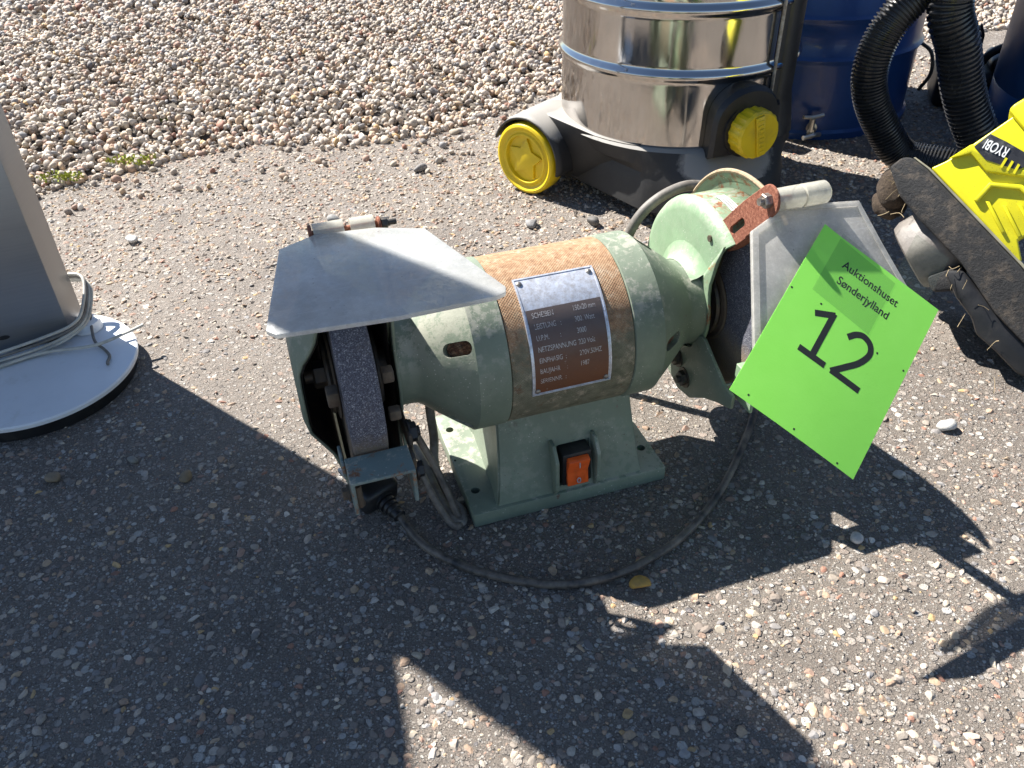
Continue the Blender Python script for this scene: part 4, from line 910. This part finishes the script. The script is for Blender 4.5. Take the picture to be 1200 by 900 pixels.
# ------------------------------------------------------------------ blue steel drum behind
BD = thing('blue_drum', 'dark blue enamelled steel drum with pressed rings behind the vacuum', 'drum', (.500, 1.455, 0))
r0 = .180
prof = [(.004, 0), (.004, r0 - .004), (.000, r0 - .002), (.000, r0 + .004), (.010, r0 + .005), (.014, r0)]
for z_ in (.120, .178, .36): prof += [(z_ - .010, r0), (z_ - .004, r0 + .004), (z_, r0 + .006), (z_ + .003, r0 + .003), (z_ + .006, r0)]
prof += [(.50, r0), (.51, r0 + .006), (.52, r0 + .003), (.515, 0)]
bm = bmesh.new(); lathe(bm, prof, 'Z', seg=96); obj('drum_shell', bm, M_BLUE, BD, angle=45)
# tap at the drum's foot
tp = Vector((.478 - .500 - .005, 1.262 - 1.455, .018)); bm = bmesh.new()
lathe(bm, [(0, 0), (0, .0065), (.012, .0065), (.013, .009), (.020, .009), (.021, .0055), (.038, .0055), (.038, 0)], seg=20, M=frame_axis(tp + Vector((.012, .032, 0)), Vector((-.35, -.94, 0))))
lathe(bm, [(-.010, 0), (-.010, .005), (.020, .0045), (.020, 0)], 'Z', tp + Vector((0, 0, .0)), 20); tap = obj('tap', bm, M_BRASS, BD)
bm = bmesh.new(); tube(bm, [tp + Vector((-.016, -.004, .024)), tp + Vector((0, 0, .022)), tp + Vector((.017, .004, .024))], .003, 10, 6); tube(bm, [tp + Vector((-.014, -.012, -.006)), tp + Vector((.004, -.006, -.004)), tp + Vector((.016, .002, -.006))], .0035, 10, 6); obj('tap_handle', bm, M_BRASS, tap)
bm = bmesh.new(); tube(bm, [(.19, -.02, .10), (.20, -.05, .09), (.203, -.06, .06), (.195, -.05, .03)], .003, 8, 8); obj('bail_wire', bm, M_DARKSTEEL, BD)

# ------------------------------------------------------------------ ribbed hoses
def hose(pts, r, pitch, name, label):
    P = spline(pts, 60); L = [0]
    for a_, b_ in zip(P, P[1:]): L.append(L[-1] + (b_ - a_).length)
    tot = L[-1]; n_ = int(tot / pitch * 8); Q = []; j = 0
    for i in range(n_ + 1):
        s_ = tot * i / n_
        while j < len(L) - 2 and L[j + 1] < s_: j += 1
        t = (s_ - L[j]) / max(1e-9, L[j + 1] - L[j]); Q.append(P[j].lerp(P[j + 1], t))
    bm = bmesh.new(); rf = lambda i, n: r * (1 + .15 * (1 if (i % 8) in (0, 1, 2) else (.55 if (i % 8) in (3, 7) else 0)))
    tube(bm, Q, r, 28, rf=rf, raw=True)
    return tag(obj(name, bm, M_HOSE, angle=60), label, 'hose', 'ribbed vacuum hoses')
M_HOSE = simple('ribbed_black_hose', (.034, .034, .035), .27, 0, .25, 40, .08, 400, dirt=(.075, .068, .06), dirtamt=.35)
hose([(.60, 1.16, .37), (.552, 1.155, .262), (.510, 1.15, .206), (.496, 1.15, .157), (.503, 1.15, .112), (.530, 1.148, .066), (.566, 1.14, .026), (.615, 1.11, .023), (.68, 1.06, .023)], .0205, .0046, 'ribbed_hose', 'dusty ribbed black hose bowing left in front of the blue drum')
hose([(.60, 1.13, .37), (.567, 1.125, .245), (.590, 1.12, .182), (.614, 1.12, .125), (.640, 1.115, .078), (.672, 1.10, .035), (.73, 1.06, .026), (.82, 1.01, .026)], .0240, .0064, 'ribbed_hose', 'thicker ribbed black hose hanging nearly straight beside the blue plastic barrel')

# ------------------------------------------------------------------ blue plastic barrel at the right edge
bm = bmesh.new(); r0 = .20
lathe(bm, [(0, 0), (.0, r0 - .012), (.006, r0 - .003), (.02, r0), (.075, r0 + .0015), (.0765, r0 + .0005), (.078, r0 + .0015), (.30, r0 + .003), (.31, r0 + .010), (.33, r0 + .010), (.34, r0 + .003), (.55, r0), (.56, 0)], 'Z', seg=96)
BB = obj('plastic_barrel', bm, M_BLUE2, angle=50); BB.location = (.948, 1.235, 0); tag(BB, 'smooth dark blue plastic barrel cut off by the right edge', 'barrel')

# ------------------------------------------------------------------ black appliance with cable behind the hoses
AP = thing('black_case', 'black boxy appliance with loop handle standing between hoses and plastic barrel', 'appliance', (.815, 1.42, 0), R(-18))
bm = bmesh.new(); box(bm, (-.085, -.05, .0), (.12, .05, .062), .014, 4); obj('case_body', bm, M_BLACKPL, AP)
bm = bmesh.new(); box(bm, (-.01, -.04, .060), (.10, .04, .085), .012, 4); obj('case_top', bm, M_BLACKPL, AP)
bm = bmesh.new(); tube(bm, [(-.03, -.03, .055), (-.015, -.035, .090), (.02, -.037, .108), (.06, -.036, .110), (.09, -.03, .10), (.10, -.025, .07)], .0065, 12, 10); obj('loop_handle', bm, M_BLACKPL, AP)
bm = bmesh.new(); tube(bm, [(.745, 1.50, .42), (.720, 1.44, .30), (.707, 1.39, .20), (.712, 1.36, .13), (.718, 1.33, .07), (.725, 1.30, .02), (.75, 1.25, .005), (.80, 1.20, .005)], .0055, 10, 12)
tag(obj('black_cable', bm, M_CABLE), 'thin black cable looping down in front of the black appliance', 'cable')
bm = bmesh.new(); prism(bm, [(-.008, .0), (.008, .0), (.009, .055), (0, .072), (-.009, .055)], lambda a_, b_, d: Vector((.742 + a_ * .9, 1.345 + d + b_ * .1, .075 + b_)), 0, .006, .0015); obj('cable_clip', bm, M_BLACKPL, AP).matrix_parent_inverse = (Matrix.Translation((.815, 1.42, 0)) @ Matrix.Rotation(R(-18), 4, 'Z')).inverted()

# ------------------------------------------------------------------ lime yellow grass trimmer head, leaning at the right edge
tD = Vector((.38364, -.653, -.653)); tN = Vector((.7849, -.142, .60313)); tW = Vector((.48658, .74392, -.45806)); tC = Vector((.453, .72, .08))
TR = thing('grass_trimmer', 'lime yellow grass trimmer head with mud caked black guard at the right edge', 'garden tool', (.49, .66, 0))
org = Vector((.49, .66, 0))
def tp3(a, b, d): return tC + tD * a + tN * b + tW * d - org
def tprism(name, poly, d0, d1, mat, bev=.002, par=None, seg=2, sm=35):
    bm = bmesh.new(); prism(bm, poly, tp3, d0, d1, bev, seg); return obj(name, bm, mat, par or TR, angle=sm)
tprism('guard', [(-.122, -.017), (-.1245, -.003), (-.1195, .0045), (-.102, .0110), (-.033, .0275), (.019, .0400), (.060, .0460), (.125, .0500), (.128, .024), (.090, .0135), (.050, .0035), (-.006, -.0015), (-.060, -.0150), (-.092, -.0210)], -.036, .030, M_MUD, .003, seg=3)
tprism('guard_strip', [(-.1190, .0050), (-.102, .0115), (-.033, .0280), (.019, .0405), (.060, .0465), (.060, .0490), (.019, .0432), (-.033, .0305), (-.102, .0135), (-.1185, .0068)], -.034, .03, simple('grimy_seal', (.25, .23, .16), .7), .0005)
body = tprism('housing', [(-.1020, .0140), (-.1010, .0280), (-.1030, .0510), (-.1070, .0810), (-.1100, .1010), (-.1115, .1350), (-.112, .18), (-.030, .18), (-.004, .13), (-.006, .062), (-.0040, .0480), (.0150, .0430), (.0140, .0395), (-.033, .0300)], -.034, .034, M_LIME, .0065, seg=4)
# raised collar and ridges on the housing
tprism('collar', [(-.1150, .0900), (-.1175, .0960), (-.1180, .1080), (-.1150, .1140), (-.1150, .16), (-.065, .165), (-.052, .112), (-.060, .0985)], -.0395, .036, M_LIME, .004, body)
tprism('collar_rib', [(-.1185, .1160), (-.1205, .120), (-.1200, .130), (-.058, .130), (-.054, .118)], -.0420, .036, M_LIME, .003, body)
tprism('shoulder_ridge', [(-.1015, .030), (-.096, .048), (-.074, .052), (-.052, .078), (-.020, .094), (-.006, .112), (-.004, .128), (-.024, .110), (-.060, .091), (-.080, .065), (-.1035, .053)], -.0385, -.033, M_LIME, .0018, body)
tprism('panel_rim', [(-.0560, .0320), (-.0640, .0500), (-.0480, .0720), (-.0170, .0800), (-.008, .078), (-.008, .074), (-.018, .0755), (-.0455, .0680), (-.0590, .0500), (-.0520, .0345)], -.0380, -.0335, M_LIME, .0012, body)
for k, (a_, b_) in enumerate(((-.050, .040), (-.040, .050), (-.034, .061), (-.026, .066))):
    tprism('panel_rib', [(a_, b_), (a_ + .0025, b_ + .0030), (a_ + .034, b_ - .001 + .003), (a_ + .0335, b_ - .004 + .003)], -.0375, -.0335, M_LIME, .0008, body)
stk = tprism('sticker', [(-.1000, .0530), (-.1035, .0690), (-.0900, .0770), (-.0740, .0850), (-.0620, .0870), (-.0620, .0740), (-.0680, .0690), (-.0840, .0560)], -.0392, -.0386, M_STICK, 0, body)
def stext(x, y, z, a0, b0, ca, sa): return tp3(a0 + x * ca - y * sa, b0 + x * sa + y * ca, -.0393 - z)
# lettering runs upside down along the sticker
for s_, a0, b0, sz in (('RYOBI', -.0970, .0690, .0125),):
    ang_ = R(33); ux, uy = math.cos(ang_), math.sin(ang_)
    text_mesh(s_, sz, lambda x, y, z: tp3(-.0800 - x * ux * 1.0 + y * uy * 1.0, .0738 - x * uy - y * ux, -.0398 - z), 'sticker_lettering', M_WHITE, stk, .0002, 'LEFT', .0002, squeeze=.62)
for k in range(3):
    tprism('sticker_stripe', [(-.0775 + k * .0052, .0705 + k * .0030), (-.0755 + k * .0052, .0715 + k * .0030), (-.0700 + k * .0052, .0640 + k * .0032), (-.0722 + k * .0052, .0630 + k * .0032)], -.0400, -.0392, M_LIME, 0, stk)
# line spool and underside
bm = bmesh.new(); Mt = frame_axis(tp3(-.036, -.004, .012), -tN)
lathe(bm, [(-.010, 0), (-.010, .0370), (.012, .0375), (.030, .0365), (.0370, .0330), (.0385, .028), (.0385, 0)], seg=56, M=Mt, wob=lambda i, x, r: r * (1 + (.02 if (i % 7) < 3 else 0)) if r > .03 else r); obj('line_spool', bm, M_SPOOL, TR)
tprism('guard_underside', [(.000, -.002), (-.008, -.017), (.020, -.0195), (.044, -.0160), (.060, -.0190), (.080, -.012), (.110, -.004), (.128, .012), (.120, .024), (.060, .008)], -.030, .08, M_BLACKPL, .003)
tprism('guard_lug', [(-.006, -.002), (-.010, -.034), (.006, -.036), (.014, -.018), (.020, .0)], -.022, .03, M_MUD, .004)
# clods: lumpy mud with dry stalks
def clod(c, r, name='mud_clod', par=TR, seed=1):
    v, f = ico(4); rr = np.random.default_rng(seed); V = v.copy()
    for _ in range(26):
        d = rr.normal(size=3); d /= np.linalg.norm(d); t = V @ d; V = V * (1 + rr.uniform(-.12, .16) * np.clip(t - .35, 0, 1)[:, None] * 1.8)
    me = bpy.data.meshes.new(name); me.from_pydata((V * np.array(r) + np.array(c)).tolist(), [], f.tolist()); return link(name, me, M_CLOD, par)
p = tp3(-.108, -.024, .02); clod(p, (.013, .018, .016), seed=3)
p = tp3(-.098, -.036, .03); clod(p, (.012, .014, .015), seed=4)
bm = bmesh.new()
for k in range(20):
    if k < 11: c_ = tp3(-.105 + rnd.uniform(-.02, .03), -.030 + rnd.uniform(-.012, .014), rnd.uniform(-.02, .01))
    else: c_ = tp3(rnd.uniform(-.03, .115), rnd.uniform(-.030, -.004) + .006, -.030 + rnd.uniform(-.008, .0))
    dv = Vector((rnd.uniform(-1, 1), rnd.uniform(-1, 1), rnd.uniform(-1, .6))).normalized() * rnd.uniform(.006, .018)
    tube(bm, [c_, c_ + dv * .5 + Vector((rnd.uniform(-.003, .003),) * 3), c_ + dv], .0003, 4, 3)
o = obj('dry_stalks', bm, simple('straw', (.34, .26, .15), .8), TR); o['kind'] = 'stuff'
# grass cutting blade edge that throws the small round shadow
bm = bmesh.new(); lathe(bm, [(0, 0), (0, .030), (.003, .030), (.003, 0)], seg=36, M=frame_axis(Vector((.520, .700, .035)) - org, Vector((.5, .5, .75)))); obj('edge_wheel', bm, M_BLACKPL, TR)
bpy.context.view_layer.update()
